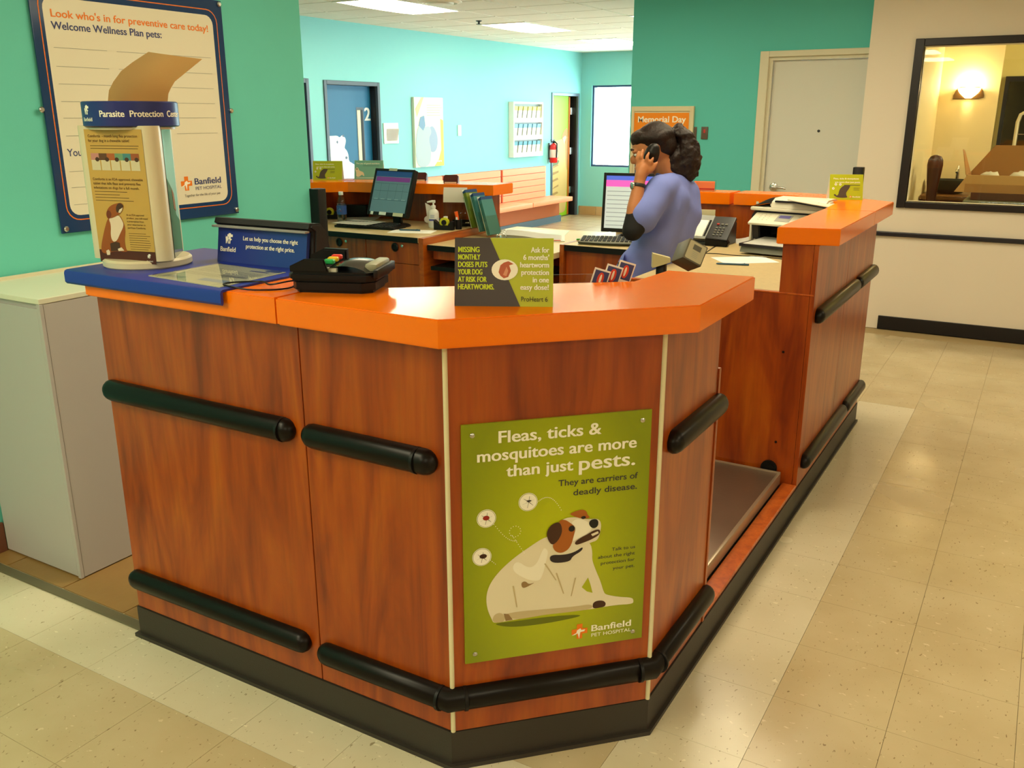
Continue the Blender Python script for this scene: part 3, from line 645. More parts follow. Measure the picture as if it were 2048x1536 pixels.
for v in (.232, .172, .107): pr.rect(.062, v, .30, v+.0015, I_L, 5, 'ruled_line')
cross_logo(pr, .608, .155, .060, I_O, I_W, 5)
pr.text('Banfield', .653, .148, .028, I_N, .148, .02, 5); pr.text('PET HOSPITAL', .655, .124, .0145, I_N, .147, .002, 5); pr.text('Together for the life of your pet', .592, .098, .011, I_D, .20, .001, 5, slant=.15)
pr.build(wp, w=True)
for y, z in ((2.125, 1.185), (2.99, 1.185), (2.095, 1.625), (3.008, 1.625), (2.99, 2.07), (2.125, 2.07)):
    mb = MB(); mb.lathe([(.011, 0), (.011, .007), (.007, .011)], M=Matrix.Rotation(R90, 3, 'Y'), c=(-3.245, y, z), seg=14); obj('standoff', mb, CHROME, wp, 'round silver standoff', w=True)
cb = thing('storage_cabinet', 'plain pale grey laminate cabinet standing between green wall and counter', 'cabinet', (-3.02, 1.95, 0))
mb = MB(); mb.bb(-3.240, -2.797, 1.712, 2.30, .006, 1.008, .002, 1); obj('body', mb, GREYW, cb, w=True, smooth=0)
mb = MB(); mb.bb(-3.245, -2.815, 1.70, 1.711, .01, .992, .001, 1); obj('front_panel', mb, GREYW, cb, w=True, smooth=0)
mb = MB(); mb.bb(-2.812, -2.795, 1.698, 1.711, .006, 1.008, .001, 1); obj('corner_edge', mb, GREYW, cb, w=True, smooth=0)
mb = MB(); mb.bb(-3.247, -2.795, 1.698, 2.305, 1.009, 1.027, .0015, 1); obj('top', mb, mat('pale_top', (226, 224, 200), .4), cb, w=True, smooth=0)
mb = MB(); mb.bb(-3.244, -3.234, 1.70, 2.30, 1.022, 1.040, .001, 1); obj('back_lip', mb, CREAM, cb, w=True, smooth=0)
mb = MB(); mb.bb(-3.262, -3.20, 3.50, 3.56, 0, 1.246, .004); one('end_post', mb, BLACK, 'narrow black upright post at the end of the green wall', 'post', (-3.23, 3.53, 0), w=True)

# ---------------------------------------------------------------- on the front counter
mb = MB()
prof = [(2.0, ZTOP), (2.0, ZTOP+.0055), (1.515, ZTOP+.0055), (1.508, ZTOP+.003), (1.505, ZTOP-.004), (1.505, ZTOP-.028), (1.510, ZTOP-.034), (1.513, ZTOP-.028), (1.513, ZTOP-.002), (1.53, ZTOP+.0005)]
mb.prism([(y, z) for y, z in prof], -2.335, -1.715, 0, 'x'); mat_blue = one('counter_mat', mb, BLUE, 'royal blue plastic counter cover folded over the left counter edge', 'mat', (-2.0, 1.7, ZTOP), w=True, smooth=30)
ZM = ZTOP+.0055
sh = thing('info_sheet', 'clear plastic covered grey price sheet lying flat on the blue mat', 'sheet', (-1.89, 1.66, ZM), math.radians(0))
mb = MB(); mb.prism([(-.148, -.108), (.147, -.130), (.130, .118), (-.14, .131)], 0, .0012); obj('sheet', mb, mat('grey_green_sheet', (196, 194, 170), .4), sh, smooth=0)
mb = MB(); mb.prism([(-.150, -.110), (.149, -.132), (.132, .120), (-.142, .133)], .0014, .003); obj('clear_cover', mb, ACRYL, sh, smooth=0)
pr = Print((-.14, -.11, .0012), (1, -.03, 0), (0, 1, 0), .00025); pr.rect(.17, .195, .24, .205, I_N, 1, 'header_bar'); pr.lines(.02, .18, .12, 5, .012, .002, I_D); pr.lines(.15, .165, .11, 6, .012, .0025, I_D); pr.rect(.02, .02, .10, .045, INK('grey_photo', (140, 146, 134)), 1)
pr.rect(.15, .03, .25, .06, INK('pale_blue', (120, 140, 168)), 1); pr.disc(.235, .225, .03, .014, I_N, 1, 'stamp'); pr.lines(.02, .11, .23, 3, .012, .002, I_D); pr.build(sh)

# round display tower
kz = math.radians(12)
ki = thing('display_tower', 'three-sided parasite protection display tower with round base and blue header ring', 'display stand', (-2.214, 1.692, ZM), kz)
def rtri(R, rr, n=10, sq=1):
    pts = []
    for k in range(3):
        a = math.radians(-90+60+120*k); c = Vector((math.cos(a), math.sin(a)))*(R-rr)
        for i in range(n+1):
            b = a-math.radians(60)+math.radians(120*i/n); pts.append((c.x+rr*math.cos(b), c.y+rr*math.sin(b)))
    return pts
CR = mat('cream_satin_plastic', (214, 202, 168), .35)
mb = MB(); mb.lathe([(.117, 0), (.121, .004), (.121, .018), (.115, .024), (.06, .026)], seg=40); obj('base', mb, CR, ki)
mb = MB(); mb.prism(rtri(.142, .028), .024, .385); obj('column', mb, CR, ki, smooth=30)
# front graphic (plane y = -0.0905)
fy = -(.142-.028)*.5-.028-.0008
pf = Print((-.103, fy, .010), (1, 0, 0), (0, 0, 1), .0003)
KR = mat('kraft_print', (196, 156, 76), .3)
def kx(u): return .108+(u-.125)*.76
q = lambda u, v: (kx(u), v)
pf.rect(kx(0), .006, kx(.25), .366, KR, 1, 'side_graphic'); pf.rect(kx(0), .006, kx(.25), .040, INK('dark_maroon', (76, 30, 18)), 2, 'side_graphic')
def kt(t, u, v, h, wd, m=I_BR, b=.004, n='lettering'): pf.text(t, kx(u), v, h, m, wd*.76, b, 3, name=n)
kt('Comfortis  - month long flea protection', .015, .345, .0075, .215); kt('for your dog in a chewable tablet!', .014, .333, .0075, .180)
pf.lines(kx(.02), .322, .165, 2, .007, .0014, I_BR)
for i, c in enumerate([(190, 130, 120), (96, 60, 34), (170, 92, 40), (110, 150, 110), (70, 130, 130), (150, 80, 40)]): pf.rect(kx(.018+.035*i), .285, kx(.053+.035*i), .303, INK('box_%d' % i, c), 3, 'product_photo')
for i in range(5): pf.rect(kx(.018+.043*i), .258, kx(.056+.043*i), .285, INK('box_pale', (208, 196, 160)), 3, 'product_photo'); pf.disc(kx(.045+.043*i), .287, .007, .006, DK, 4, 'product_photo', 10)
for i, (t_, wd) in enumerate((('Comfortis is an FDA-approved, chewable', .220), ('tablet that kills fleas and prevents flea', .208), ('infestations on dogs for a full month.', .200))): kt(t_, .013, .231-.0115*i, .0072, wd)
pf.lines(kx(.014), .200, .16, 4, .008, .0013, I_BR, jit=.5)
BX = dict(body=[(57,128),(71,130),(113,140),(123,124),(130,108),(129,91),(121,71),(121,46),(130,38),(110,36),(94,38),(54,35),(46,28),(26,29),(9,32),(11,50),(24,76),(39,102)],
chest=[(61,127),(77,131),(109,139),(121,124),(127,110),(102,84),(86,66),(68,62),(60,78),(69,110)], head=[(54,142),(65,156),(86,166),(115,171),(128,172),(136,164),(129,154),(121,145),(109,139),(86,131),(64,127),(54,132)],
ear=[(54,142),(63,151),(74,148),(79,138),(68,127),(56,128)], muz=[(106,166),(121,172),(136,165),(133,160),(118,153),(105,142),(99,152)], jaw=[(116,153),(132,159),(127,151),(118,144),(110,145)],
dark=[(54,58),(81,64),(98,61),(96,40),(54,36)], paw=[(32,37),(44,41),(50,35),(48,26),(34,25)], paw2=[(86,44),(104,49),(115,40),(89,38)])
BRN = INK('boxer_brown', (150, 78, 24)); BW = INK('boxer_white', (224, 204, 176))
for k, m, l in (('body', BRN, 3), ('chest', BW, 4), ('dark', DK, 5), ('paw', BW, 6), ('paw2', BW, 6), ('head', BRN, 6), ('ear', INK('boxer_red', (110, 46, 16)), 7), ('muz', DK, 7), ('jaw', BW, 8)):
    pf.poly([(kx(u/1000), v/1000) for u, v in BX[k]], m, l, 'sitting_dog_picture')
for i, t_ in enumerate(('As an FDA-approved', 'product, you will need', 'a prescription from', 'your veterinarian to', 'purchase Comfortis.')): kt(t_, .142, .137-.0088*i, .0052, (.078, .092, .074, .080, .080)[i], b=.002, n='small_lettering')
pf.lines(kx(.143), .088, .072, 9, .0062, .0011, I_BR)
banfield_pets(pf, kx(.222), .028, .012, I_W, 3); pf.text('Banfield', kx(.21), .012, .004, I_W, .020, .004, 3); pf.build(ki)
# right side photo panel, glossy
a = math.radians(30)
pr = Print(Vector((math.cos(a), math.sin(a), 0))*(-fy)+Vector((math.sin(a), -math.cos(a), 0))*.075+Vector((0, 0, .016)), (-math.sin(a), math.cos(a), 0), (0, 0, 1), .0005)
pr.rect(0, 0, .15, .36, mat('glossy_sky_print', (176, 212, 214), .08), 1, 'side_photo'); pr.poly([(0, .23), (.06, .2), (.1, .12), (.15, .1), (.15, 0), (0, 0)], mat('glossy_brown_print', (92, 84, 66), .08), 2, 'side_photo'); pr.poly([(.06, .2), (.09, .18), (.1, .13), (.07, .14)], mat('glossy_red_print', (196, 70, 40), .08), 3, 'side_photo')
pr.build(ki)
# header ring
RH = .124; cyl = lambda u, v, o: Vector(((RH+o)*math.sin((u-.159)/RH+.66), -(RH+o)*math.cos((u-.159)/RH+.66), v))
mb = MB(); mb.lathe([(RH-.004, .382), (RH, .385), (RH, .445), (RH-.004, .448), (RH-.01, .448), (RH-.01, .384)], seg=48, c=(0, 0, 0)); hb = obj('header_ring', mb, mat('navy_header', (36, 46, 116), .35), ki)
ph = Print((0, 0, 0), (1, 0, 0), (0, 0, 1), .0004, cyl)
ph.text('Parasite  Protection  Center', .082, .408, .017, I_W, .245, .02, 1, name='header_lettering'); banfield_pets(ph, .032, .426, .024, I_W, 1); ph.text('Banfield', .010, .397, .010, I_W, .044, .02, 1); ph.build(ki)
mb = MB(); mb.lathe([(RH-.012, .375), (RH-.012, .381)], seg=40, c=(0, 0, 0)); obj('header_floor', mb, CR, ki)
# curled card standing in the header
cc = thing('curled_card', 'blank tan card curling out of the top of the display tower', 'card', (-2.17, 1.64, 1.60))
CL = [(-2.262, 1.66, 1.60), (-2.252, 1.65, 1.634), (-2.219, 1.635, 1.668), (-2.183, 1.625, 1.689), (-2.133, 1.615, 1.714), (-2.07, 1.605, 1.734), (-1.999, 1.60, 1.756)]
CRR = [(-2.025, 1.66, 1.60), (-2.009, 1.65, 1.633), (-1.978, 1.63, 1.656), (-1.955, 1.62, 1.668), (-1.925, 1.61, 1.684), (-1.876, 1.605, 1.704), (-1.807, 1.60, 1.733)]
CL = [(x*1.066, y*1.066, 1.6+(z-1.6)*1.066) for x, y, z in CL]; CRR = [(x*1.066, y*1.066, 1.6+(z-1.6)*1.066) for x, y, z in CRR]
def curl(u, v):
    t = v*6; i = min(5, int(t)); f = t-i; a_ = Vector(CL[i]).lerp(Vector(CL[i+1]), f); b_ = Vector(CRR[i]).lerp(Vector(CRR[i+1]), f); return a_.lerp(b_, u)+Vector((0, -.012*math.sin(math.pi*u), 0))
mb = MB(); mb.sheet(curl, 6, 18, .0012); obj('card', mb, mat('tan_card', (206, 170, 116), .6), cc, 'plain tan card back', w=True)
# blue sign holder
sg = thing('protection_sign', 'long blue Banfield sign with a black padded pouch on top, on the blue mat', 'sign', (-1.915, 1.835, ZM), math.radians(2))
mb = MB(); mb.prism([(.0, .0), (.012, .0), (.030, .098), (.018, .104)], -.168, .168, 0, 'x'); obj('sign_board', mb, mat('navy_sign', (34, 58, 140), .3), sg, smooth=0)
mb = MB(); mb.prism([(.020, .0), (.085, .0), (.100, .02), (.085, .098), (.060, .122), (.016, .126), (.010, .112), (.030, .10)], -.182, .185, .006, 'x'); obj('pouch', mb, mat('black_fabric', (26, 28, 30), .6, bump=.3), sg)
mb = MB(); mb.bb(-.175, .178, -.003, .016, .100, .106, .001, 1); obj('clear_lip', mb, mat('grey_lip', (150, 152, 150), .3), sg)
vv = Vector((0, .018, .104)).normalized()
pr = Print((-.168, -.0006, .001), (1, 0, 0), vv, .0004)
banfield_pets(pr, .044, .068, .030, I_W, 1); pr.text('Banfield', .012, .030, .014, I_W, .060, .016, 1); pr.text('Let us help you choose the right', .100, .066, .0125, I_W, .205, .022, 1); pr.text('protection at the right price.', .112, .044, .0125, I_W, .182, .022, 1); pr.build(sg)

# card payment terminal
tz = math.radians(22)
te = thing('card_terminal', 'black card payment terminal with keypad on the orange counter beside the blue mat', 'card reader', (-1.50, 1.70, ZTOP), tz)
mb = MB(); mb.sheet(lambda u, v: Vector((0, 0, 0)), 1, 1); mb = MB()
mb.prism([(-.10, -.055), (-.085, -.075), (.08, -.075), (.108, -.05), (.108, .06), (.09, .075), (-.085, .075), (-.10, .055)], .0, .034, .008); obj('lower_body', mb, BLACK, te)
mb = MB(); mb.prism([(-.108, -.06), (-.095, -.082), (.095, -.082), (.118, -.058), (.118, .065), (.10, .085), (-.095, .085), (-.108, .06)], .03, .052, .006); obj('upper_body', mb, BLACK, te)
mb = MB(); mb.sheet(lambda u, v: Vector((-.02+.125*u, -.072+.145*v, .048+.026*math.sin(math.pi*min(1, u*1.05+.02))**.6*(.75+.25*math.sin(math.pi*v)))), 12, 8); obj('hood', mb, mat('glossy_black', (16, 16, 18), .18), te)
mb = MB(); mb.prism([(-.098, .052), (-.098, .072), (-.06, .090), (.0, .088), (.0, .052)], .060, .082, .004, 'y'); obj('shield', mb, BLACK, te)
mb = MB(); mb.prism([(-.098, .052), (-.098, .066), (-.06, .084), (-.01, .084), (.0, .052)], -.080, -.072, .003, 'y'); obj('shield', mb, BLACK, te)
for i in range(4):
    for j in range(3):
        mb = MB(); mb.box((-.078+.016*j, -.048+.02*i, .057), (.012, .014, .008), .002, seg=1); obj('key', mb, DARKG, te, smooth=0)
for k, c in enumerate([(40, 170, 90), (236, 190, 30), (214, 52, 34)]):
    mb = MB(); mb.box((-.008+.001*k, -.045+.026*k, .0735+.002*k), (.026, .017, .012), .003, seg=1); obj('function_key', mb, mat('key_%d' % k, c, .4), te, ['green enter key', 'yellow clear key', 'red cancel key'][k], smooth=0)
mb = MB(); mb.box((.0, -.062, .056), (.034, .012, .012), .002); obj('label_plate', mb, mat('pale_label', (200, 200, 180), .5), te, smooth=0)
mb = MB(); mb.bb(.080, .112, -.045, .070, .048, .070, .006); obj('printer_end', mb, mat('grey_cream', (150, 148, 120), .4), te, 'cream receipt printer end')
mb = MB(); mb.box((.117, .0, .05), (.012, .155, .022), .003); obj('card_slot', mb, BLACK, te)
mb = MB(); pts = [(-1.60, 1.74, ZTOP+.012), (-1.63, 1.70, ZTOP+.006), (-1.60, 1.62, ZTOP+.003), (-1.66, 1.56, ZTOP+.003), (-1.73, 1.545, ZM+.003), (-1.765, 1.565, ZM+.003), (-1.75, 1.60, ZM+.003), (-1.70, 1.63, ZM+.004), (-1.64, 1.60, ZTOP+.012), (-1.60, 1.625, ZTOP+.02), (-1.585, 1.66, ZTOP+.02)]
def smooth_path(p, n=5):
    p = [Vector(x) for x in p]; o = []
    for i in range(len(p)-1):
        a, b_, c_, d = p[max(0, i-1)], p[i], p[i+1], p[min(len(p)-1, i+2)]
        for k in range(n):
            f = k/n; o.append(.5*((2*b_)+(c_-a)*f+(2*a-5*b_+4*c_-d)*f*f+(3*b_-a-3*c_+d)*f**3))
    return o+[p[-1]]
mb.tube(smooth_path(pts), .0022, 6); tag(obj('terminal_cable', mb, BLACK), 'thin black cable looping over the orange counter beside the card terminal', 'cable')

# heartworm tent card
def tent(name, label, cat, loc, rz, wd, ht, dep, front, side, draw, group=None):
    t = thing(name, label, cat, loc, rz, group)
    mb = MB(); mb.prism([(-dep/2, 0), (-dep/2+.002, 0), (.001, ht-.003), (-.001, ht)], -wd/2, wd/2, 0, 'x'); obj('front_leaf', mb, front, t, smooth=0)
    mb = MB(); mb.prism([(dep/2, 0), (dep/2-.002, 0), (-.001, ht-.003), (.001, ht)], -wd/2, wd/2, 0, 'x'); obj('back_leaf', mb, side, t, smooth=0)
    mb = MB(); mb.bb(-wd/2, wd/2, -dep/2+.004, dep/2-.004, 0, .001); obj('floor_flap', mb, side, t, smooth=0)
    V = Vector((0, dep/2-.001, ht)).normalized(); pr = Print((-wd/2, -dep/2-.0006, .0002), (1, 0, 0), V, .0003); draw(pr, (ht**2+dep**2/4)**.5); pr.build(t); return t
def hw(pr, H):
    w_ = .224
    pr.poly([(0, 0), (.150, 0), (.080, H), (0, H)], mat('chocolate_print', (52, 38, 28), .35), 1, 'dark_field')
    for i, t_ in enumerate(('MISSING', 'MONTHLY', 'DOSES PUTS', 'YOUR DOG', 'AT RISK FOR', 'HEARTWORMS.')): pr.text(t_, .008, H*.79-i*.0168, .0125, I_Y, (.048, .050, .066, .055, .065, .082)[i], .028, 3)
    for i, t_ in enumerate(('Ask for', "6 months'", 'heartworm', 'protection', 'in one', 'easy dose!')): pr.text(t_, w_-.010, H*.79-i*.0168, .0125, I_W, (.041, .058, .065, .062, .036, .064)[i], .026, 3, 'R')
    pr.disc(.114, H*.535, .030, .0235, I_W, 3, 'heart_photo'); pr.poly([(.100, H*.50), (.104, H*.60), (.112, H*.64), (.122, H*.66), (.134, H*.62), (.124, H*.60), (.128, H*.52), (.122, H*.43), (.112, H*.41), (.104, H*.45)], INK('heart_pink', (186, 96, 66)), 4, 'heart_photo')
    pr.poly([(.110, H*.46), (.118, H*.58), (.122, H*.52), (.118, H*.44)], INK('heart_light', (216, 150, 116)), 5, 'heart_photo'); pr.text('ProHeart 6', w_-.012, H*.075, .0115, I_DB, .060, 0, 3, 'R', name='small_lettering')
tent('tent_card', 'folded heartworm tent card, half brown half lime, on the clipped corner counter', 'tent card', (-1.045, 1.745, ZTOP), math.radians(27.5), .224, .150, .075, mat('lime_card', (178, 188, 20), .4), PAPER, hw)
# clear card rack behind the counter rim
hr = thing('card_rack', 'clear acrylic rack holding three blue and white cards behind the counter rim', 'card holder', (-1.035, 2.105, 1.10), math.radians(36))
mb = MB(); mb.bb(-.13, .115, -.035, .035, 0, .004); mb.bb(-.13, .115, -.037, -.033, .004, .085); mb.bb(-.13, .115, .033, .037, .004, .095); mb.bb(-.134, -.130, -.037, .037, 0, .09); obj('tray', mb, ACRYL, hr, smooth=0)
for k in range(3):
    c = obj('card', MB().box((.055+.035*k, .0+.008*k, .072+.008*k), (.045, .002, .085), 0, Matrix.Rotation(.30, 3, 'Y')), PAPER, hr, smooth=0)
    pr = Print(Vector((.055+.035*k, -.0015+.008*k, .072+.008*k)), Matrix.Rotation(.30, 3, 'Y') @ Vector((1, 0, 0)), Matrix.Rotation(.30, 3, 'Y') @ Vector((0, 0, 1)), .0004); pr.rect(-.019, -.006, .019, .038, INK('card_blue', (62, 70, 118)), 1, 'card_print'); pr.disc(0, .016, .009, .018, INK('card_red', (214, 70, 44)), 2, 'card_print'); pr.disc(0, .016, .003, .013, I_W, 3, 'card_print'); pr.build(hr)

# ================================================================ FLOOR SCALE IN THE ALCOVE
fs = thing('floor_scale', 'brushed steel animal weighing platform in the counter opening, with display post', 'scale', (-1.15, 3.03, 0))
STL = mat('worn_steel_plate', (118, 96, 80), .38, metal=.55, var=.15, vscale=6, bump=.2, bscale=80)
mb = MB(); mb.bb(-1.58, -.79, 2.43, 3.56, .128, .170, .004); obj('platform', mb, STL, fs, w=True)
mb = MB(); mb.bb(-1.55, -.83, 2.46, 3.53, .02, .127); obj('frame', mb, DARKG, fs, w=True, smooth=0)
mb = MB(); mb.bb(-.803, -.789, 2.432, 3.558, .124, .172, .002); mb.bb(-1.58, -.79, 3.55, 3.562, .12, .176, .002); obj('edge_lip', mb, mat('steel_lip', (176, 160, 136), .3, metal=.6), fs, w=True)
mb = MB(); mb.bb(-1.32, -1.285, 3.395, 3.43, .17, 1.03, .003); obj('display_post', mb, BLACK, fs, w=True)
mb = MB(); mb.prism([(-.05, -.028), (.02, -.006), (.02, .012), (-.05, .03)], -.02, .02, .001, 'y'); mb.b.transform(Matrix.Translation((-1.285, 3.40, 1.045)) @ Matrix.Rotation(math.radians(30), 4, 'Z')); obj('bracket', mb, mat('cream_metal', (200, 190, 140), .4), fs, w=True)
RS = Matrix.Rotation(math.radians(38), 3, 'Z') @ Matrix.Rotation(math.radians(28), 3, 'Y') @ Matrix.Rotation(math.radians(-22), 3, 'X')
mb = MB(); mb.box((-1.205, 3.46, 1.065), (.088, .105, .088), .004, RS); hd = obj('display_housing', mb, mat('taupe_metal', (96, 90, 74), .4), fs, w=True)
c0 = Vector((-1.205, 3.46, 1.065)); ux = RS @ Vector((1, 0, 0)); uy = RS @ Vector((0, 1, 0)); uz = RS @ Vector((0, 0, 1))
pr = Print(c0-uy*.0535-ux*.038-uz*.038, ux, uz, .0006); pr.rrect(0, 0, .076, .076, .006, mat('display_face', (178, 170, 136), .4), 1, 'display_face'); pr.rect(.02, .044, .056, .066, INK('lcd', (92, 90, 78)), 2, 'lcd'); pr.lines(.024, .034, .03, 4, .007, .0015, I_L); pr.build(fs, w=True)

# ================================================================ FAR COUNTER
fc = thing('rear_counter', 'cherry wood rear counter along the walkway with two black bumper rails', 'counter', (-.8, 4.2, 0))
mb = MB(); mb.prism([(-.745, 3.60), (-.745, 4.93), (-.93, 5.18), (-2.235, 5.18), (-2.235, 5.06), (-.93, 5.06), (-.865, 4.98), (-.865, 3.60)], .1, ZB-.002); obj('carcass', mb, WOODF, fc, w=True, smooth=0)
for y0, y1 in ((3.582, 4.242), (4.245, 4.94)):
    mb = MB(); mb.bb(-.745, -.727, y0, y1, .108, ZB-.002, .001, 1); obj('front_panel', mb, WOODF, fc, w=True, smooth=0)
mb = MB(); mb.bb(-.866, -.746, 3.582, 3.599, .922, ZB-.002, .001, 1); obj('end_panel', mb, WOODF, fc, w=True, smooth=0)
mb = MB(); mb.bb(-1.60, -.746, 3.582, 3.60, .10, .921, .001, 1); obj('alcove_back_panel', mb, WOODF, fc, w=True, smooth=0)
mb = MB(); mb.bb(-1.60, -.730, 3.580, 3.60, .921, .9265, .0005, 1); obj('edge_banding', mb, MT['cherry_edge'], fc, w=True, smooth=0)
mb = MB(); mb.prism([(-.723, 3.575), (-.723, 4.94), (-.95, 5.19), (-1.0, 5.15), (-.80, 4.9), (-.80, 3.575)], 0, .106); obj('plinth', mb, PLINTH, fc, w=True, smooth=0)
for x, z in ((-.828, .684), (-.826, .296)):
    mb = MB(); mb.tube([(x, 3.5835, z), (x, 3.579, z)], .005, 10); obj('peg_hole', mb, BLACK, fc, w=True)
mb = MB(); mb.tube([(-.845, 3.585, .178), (-.845, 3.572, .178)], .034, 18); mb.tube([(-.845, 3.572, .178), (-.845, 3.570, .178)], .022, 18); obj('cable_grommet', mb, BLACK, fc, w=True)
for z in (.832, .208):
    bumper(fc, [(-.718, 3.62), (-.718, 4.46)], z); bumper(fc, [(-.718, 4.475), (-.718, 4.96)], z)
mb = MB(); mb.bb(-1.20, -1.16, 3.60, 3.62, .7, .9); mb.b.free()
top([(-.885, 3.55), (-.657, 3.60), (-.657, 4.372), (-.885, 4.372)], 'orange counter top section at the near end of the rear counter')
top([(-.885, 4.376), (-.657, 4.376), (-.657, 4.914), (-.803, 5.02), (-1.02, 5.21), (-1.20, 5.255), (-1.515, 5.255), (-1.515, 5.045), (-1.175, 5.035), (-.90, 4.76)], 'orange corner counter top under the lime cat tent card')
top([(-1.535, 5.03), (-1.535, 5.235), (-2.245, 5.17), (-2.245, 4.98)], 'orange counter top section behind the woman, holding the orange slip')
# left rear counter
lc = thing('rear_counter', 'dark cherry rear counter behind the left computer, with an orange top', 'counter', (-3.6, 5.0, 0))
mb = MB(); mb.prism([(-4.33, 4.20), (-4.31, 4.93), (-3.10, 4.98), (-3.10, 5.12), (-4.45, 5.12), (-4.45, 4.20)], .0, ZB-.002); obj('carcass', mb, WOODF, lc, w=True, smooth=0)
top([(-4.34, 4.28), (-3.99, 4.655), (-3.80, 4.70), (-3.0, 4.875), (-3.0, 5.12), (-3.90, 5.05), (-4.22, 4.93), (-4.50, 4.60)], 'orange counter top behind the left computer with two tent cards')
WD = WOODF
# desks
def desk(label, x0, x1, y0, y1, z, parts, edge='front'):
    d = thing('desk', label, 'desk', ((x0+x1)/2, (y0+y1)/2, 0))
    mb = MB(); mb.bb(x0, x1, y0+.004, y1, z-.032, z, .0015, 1); obj('worktop', mb, DESK, d, w=True, smooth=0)
    mb = MB(); mb.bb(x0+.002, x1-.002, y0, y0+.004, z-.032, z-.001); obj('edge_band', mb, BLACK, d, 'black worktop edge band', w=True, smooth=0)
    for n, a, m in parts:
        mb = MB(); mb.bb(*a, .001, 1); obj(n, mb, m, d, w=True, smooth=0)
    return d
dk1 = desk('left wooden desk with two lockable drawers, under the first computer', -4.29, -3.10, 4.20, 4.92, .927,
     [('side_panel', (-3.099, -3.065, 4.205, 4.92, 0, .925), WOODH), ('side_panel', (-4.28, -4.25, 4.24, 4.92, 0, .894), WOODF), ('back_panel', (-4.25, -3.10, 4.90, 4.918, .1, .894), WOODF), ('drawer', (-3.895, -3.508, 4.225, 4.243, .765, .890), WOODF), ('drawer', (-3.503, -3.102, 4.225, 4.243, .765, .890), WOODF), ('door', (-3.895, -3.508, 4.225, 4.243, .10, .762), WOODF), ('door', (-3.503, -3.102, 4.225, 4.243, .10, .762), WOODF), ('kickboard', (-3.9, -3.10, 4.26, 4.28, 0, .10), PLINTH)])
drs = [o for o in dk1.children if o.name.startswith('drawer')]
for dr, x in zip(drs, (-3.712, -3.283)):
    mb = MB(); mb.lathe([(.024, 0), (.026, .005), (.018, .009), (.015, .003)], M=Matrix.Rotation(R90, 3, 'X') @ Matrix.Scale(1, 3), c=(0, 0, 0), seg=18)
    mb.b.transform(Matrix.Translation(Vector((x, 4.225, .858))-Vector(OFF[dk1.name]))); k = obj('recessed_pull', mb, BLACK, dr); mb = MB(); mb.lathe([(.009, 0), (.009, .006), (.006, .008)], M=Matrix.Rotation(R90, 3, 'X'), seg=14); mb.b.transform(Matrix.Translation(Vector((x+.055, 4.225, .868))-Vector(OFF[dk1.name]))); obj('lock', mb, CHROME, dr, 'small silver lock')
desk('lower wooden desk between the two computers, carrying the open binder', -3.060, -2.262, 4.235, 5.28, .886,
     [('apron', (-3.04, -2.28, 4.27, 4.285, .80, .852), WOODF), ('keyboard_tray', (-3.03, -2.29, 4.225, 4.60, .742, .765), BLACK), ('drawer', (-3.02, -2.30, 4.30, 4.32, .45, .735), WOODF), ('drawer', (-3.02, -2.30, 4.30, 4.32, .12, .445), WOODF), ('back_panel', (-3.04, -2.28, 5.24, 5.26, 0, .852), WOODF)])
desk('wooden desk under the keyboard beside the woman', -2.236, -1.505, 4.37, 5.04, .927,
     [('side_panel', (-2.261, -2.237, 4.365, 5.04, 0, .927), WOODH), ('front_panel', (-2.236, -1.52, 4.395, 4.41, .08, .893), WOODF)])
desk('tan laminate desk with the printer and phone, behind the scale', -1.50, -.868, 3.602, 5.035, .927,
     [('side_panel', (-1.50, -1.48, 3.62, 5.0, 0, .894), WOODF)])

# ================================================================ THINGS ON THE LEFT DESK
ZD = .927
def monitor(name, label, loc, rz, w_, h_, tilt, zc, draw, scr):
    t = thing(name, label, 'monitor', loc, rz)
    M = Matrix.Translation((0, -.02, zc)) @ Matrix.Rotation(tilt, 4, 'X')
    mb = MB(); mb.lathe([(.11, 0), (.115, .006), (.10, .014), (.04, .02)], seg=24, sy=.85); obj('stand_base', mb, BLACK, t)
    mb = MB(); mb.prism([(-.035, .0), (.035, .0), (.028, zc), (-.028, zc)], .02, .045, .004, 'y'); obj('stand_neck', mb, BLACK, t)
    mb = MB(); mb.box((0, .018, 0), (w_, .035, h_), .008); mb.box((0, .045, 0), (w_*.7, .03, h_*.65), .01); mb.b.transform(M); obj('housing', mb, BLACK, t)
    mb = MB()
    for a in ((-w_/2, -w_/2+.016, -h_/2, h_/2), (w_/2-.016, w_/2, -h_/2, h_/2), (-w_/2+.016, w_/2-.016, h_/2-.016, h_/2), (-w_/2+.016, w_/2-.016, -h_/2, -h_/2+.022)): mb.bb(a[0], a[1], -.006, .004, a[2], a[3], .002, 1)
    mb.b.transform(M); obj('bezel', mb, BLACK, t)
    O = M @ Vector((-w_/2+.015, -.0015, -h_/2+.02)); U = M.to_3x3() @ Vector((1, 0, 0)); V = M.to_3x3() @ Vector((0, 0, 1))
    pr = Print(O, U, V, .0005); pr.rect(0, 0, w_-.03, h_-.035, scr, 1, 'screen'); draw(pr, w_-.03, h_-.035); pr.build(t); return t, M
def E_(n, c, e): return mat(n, c, .3, emit=e)
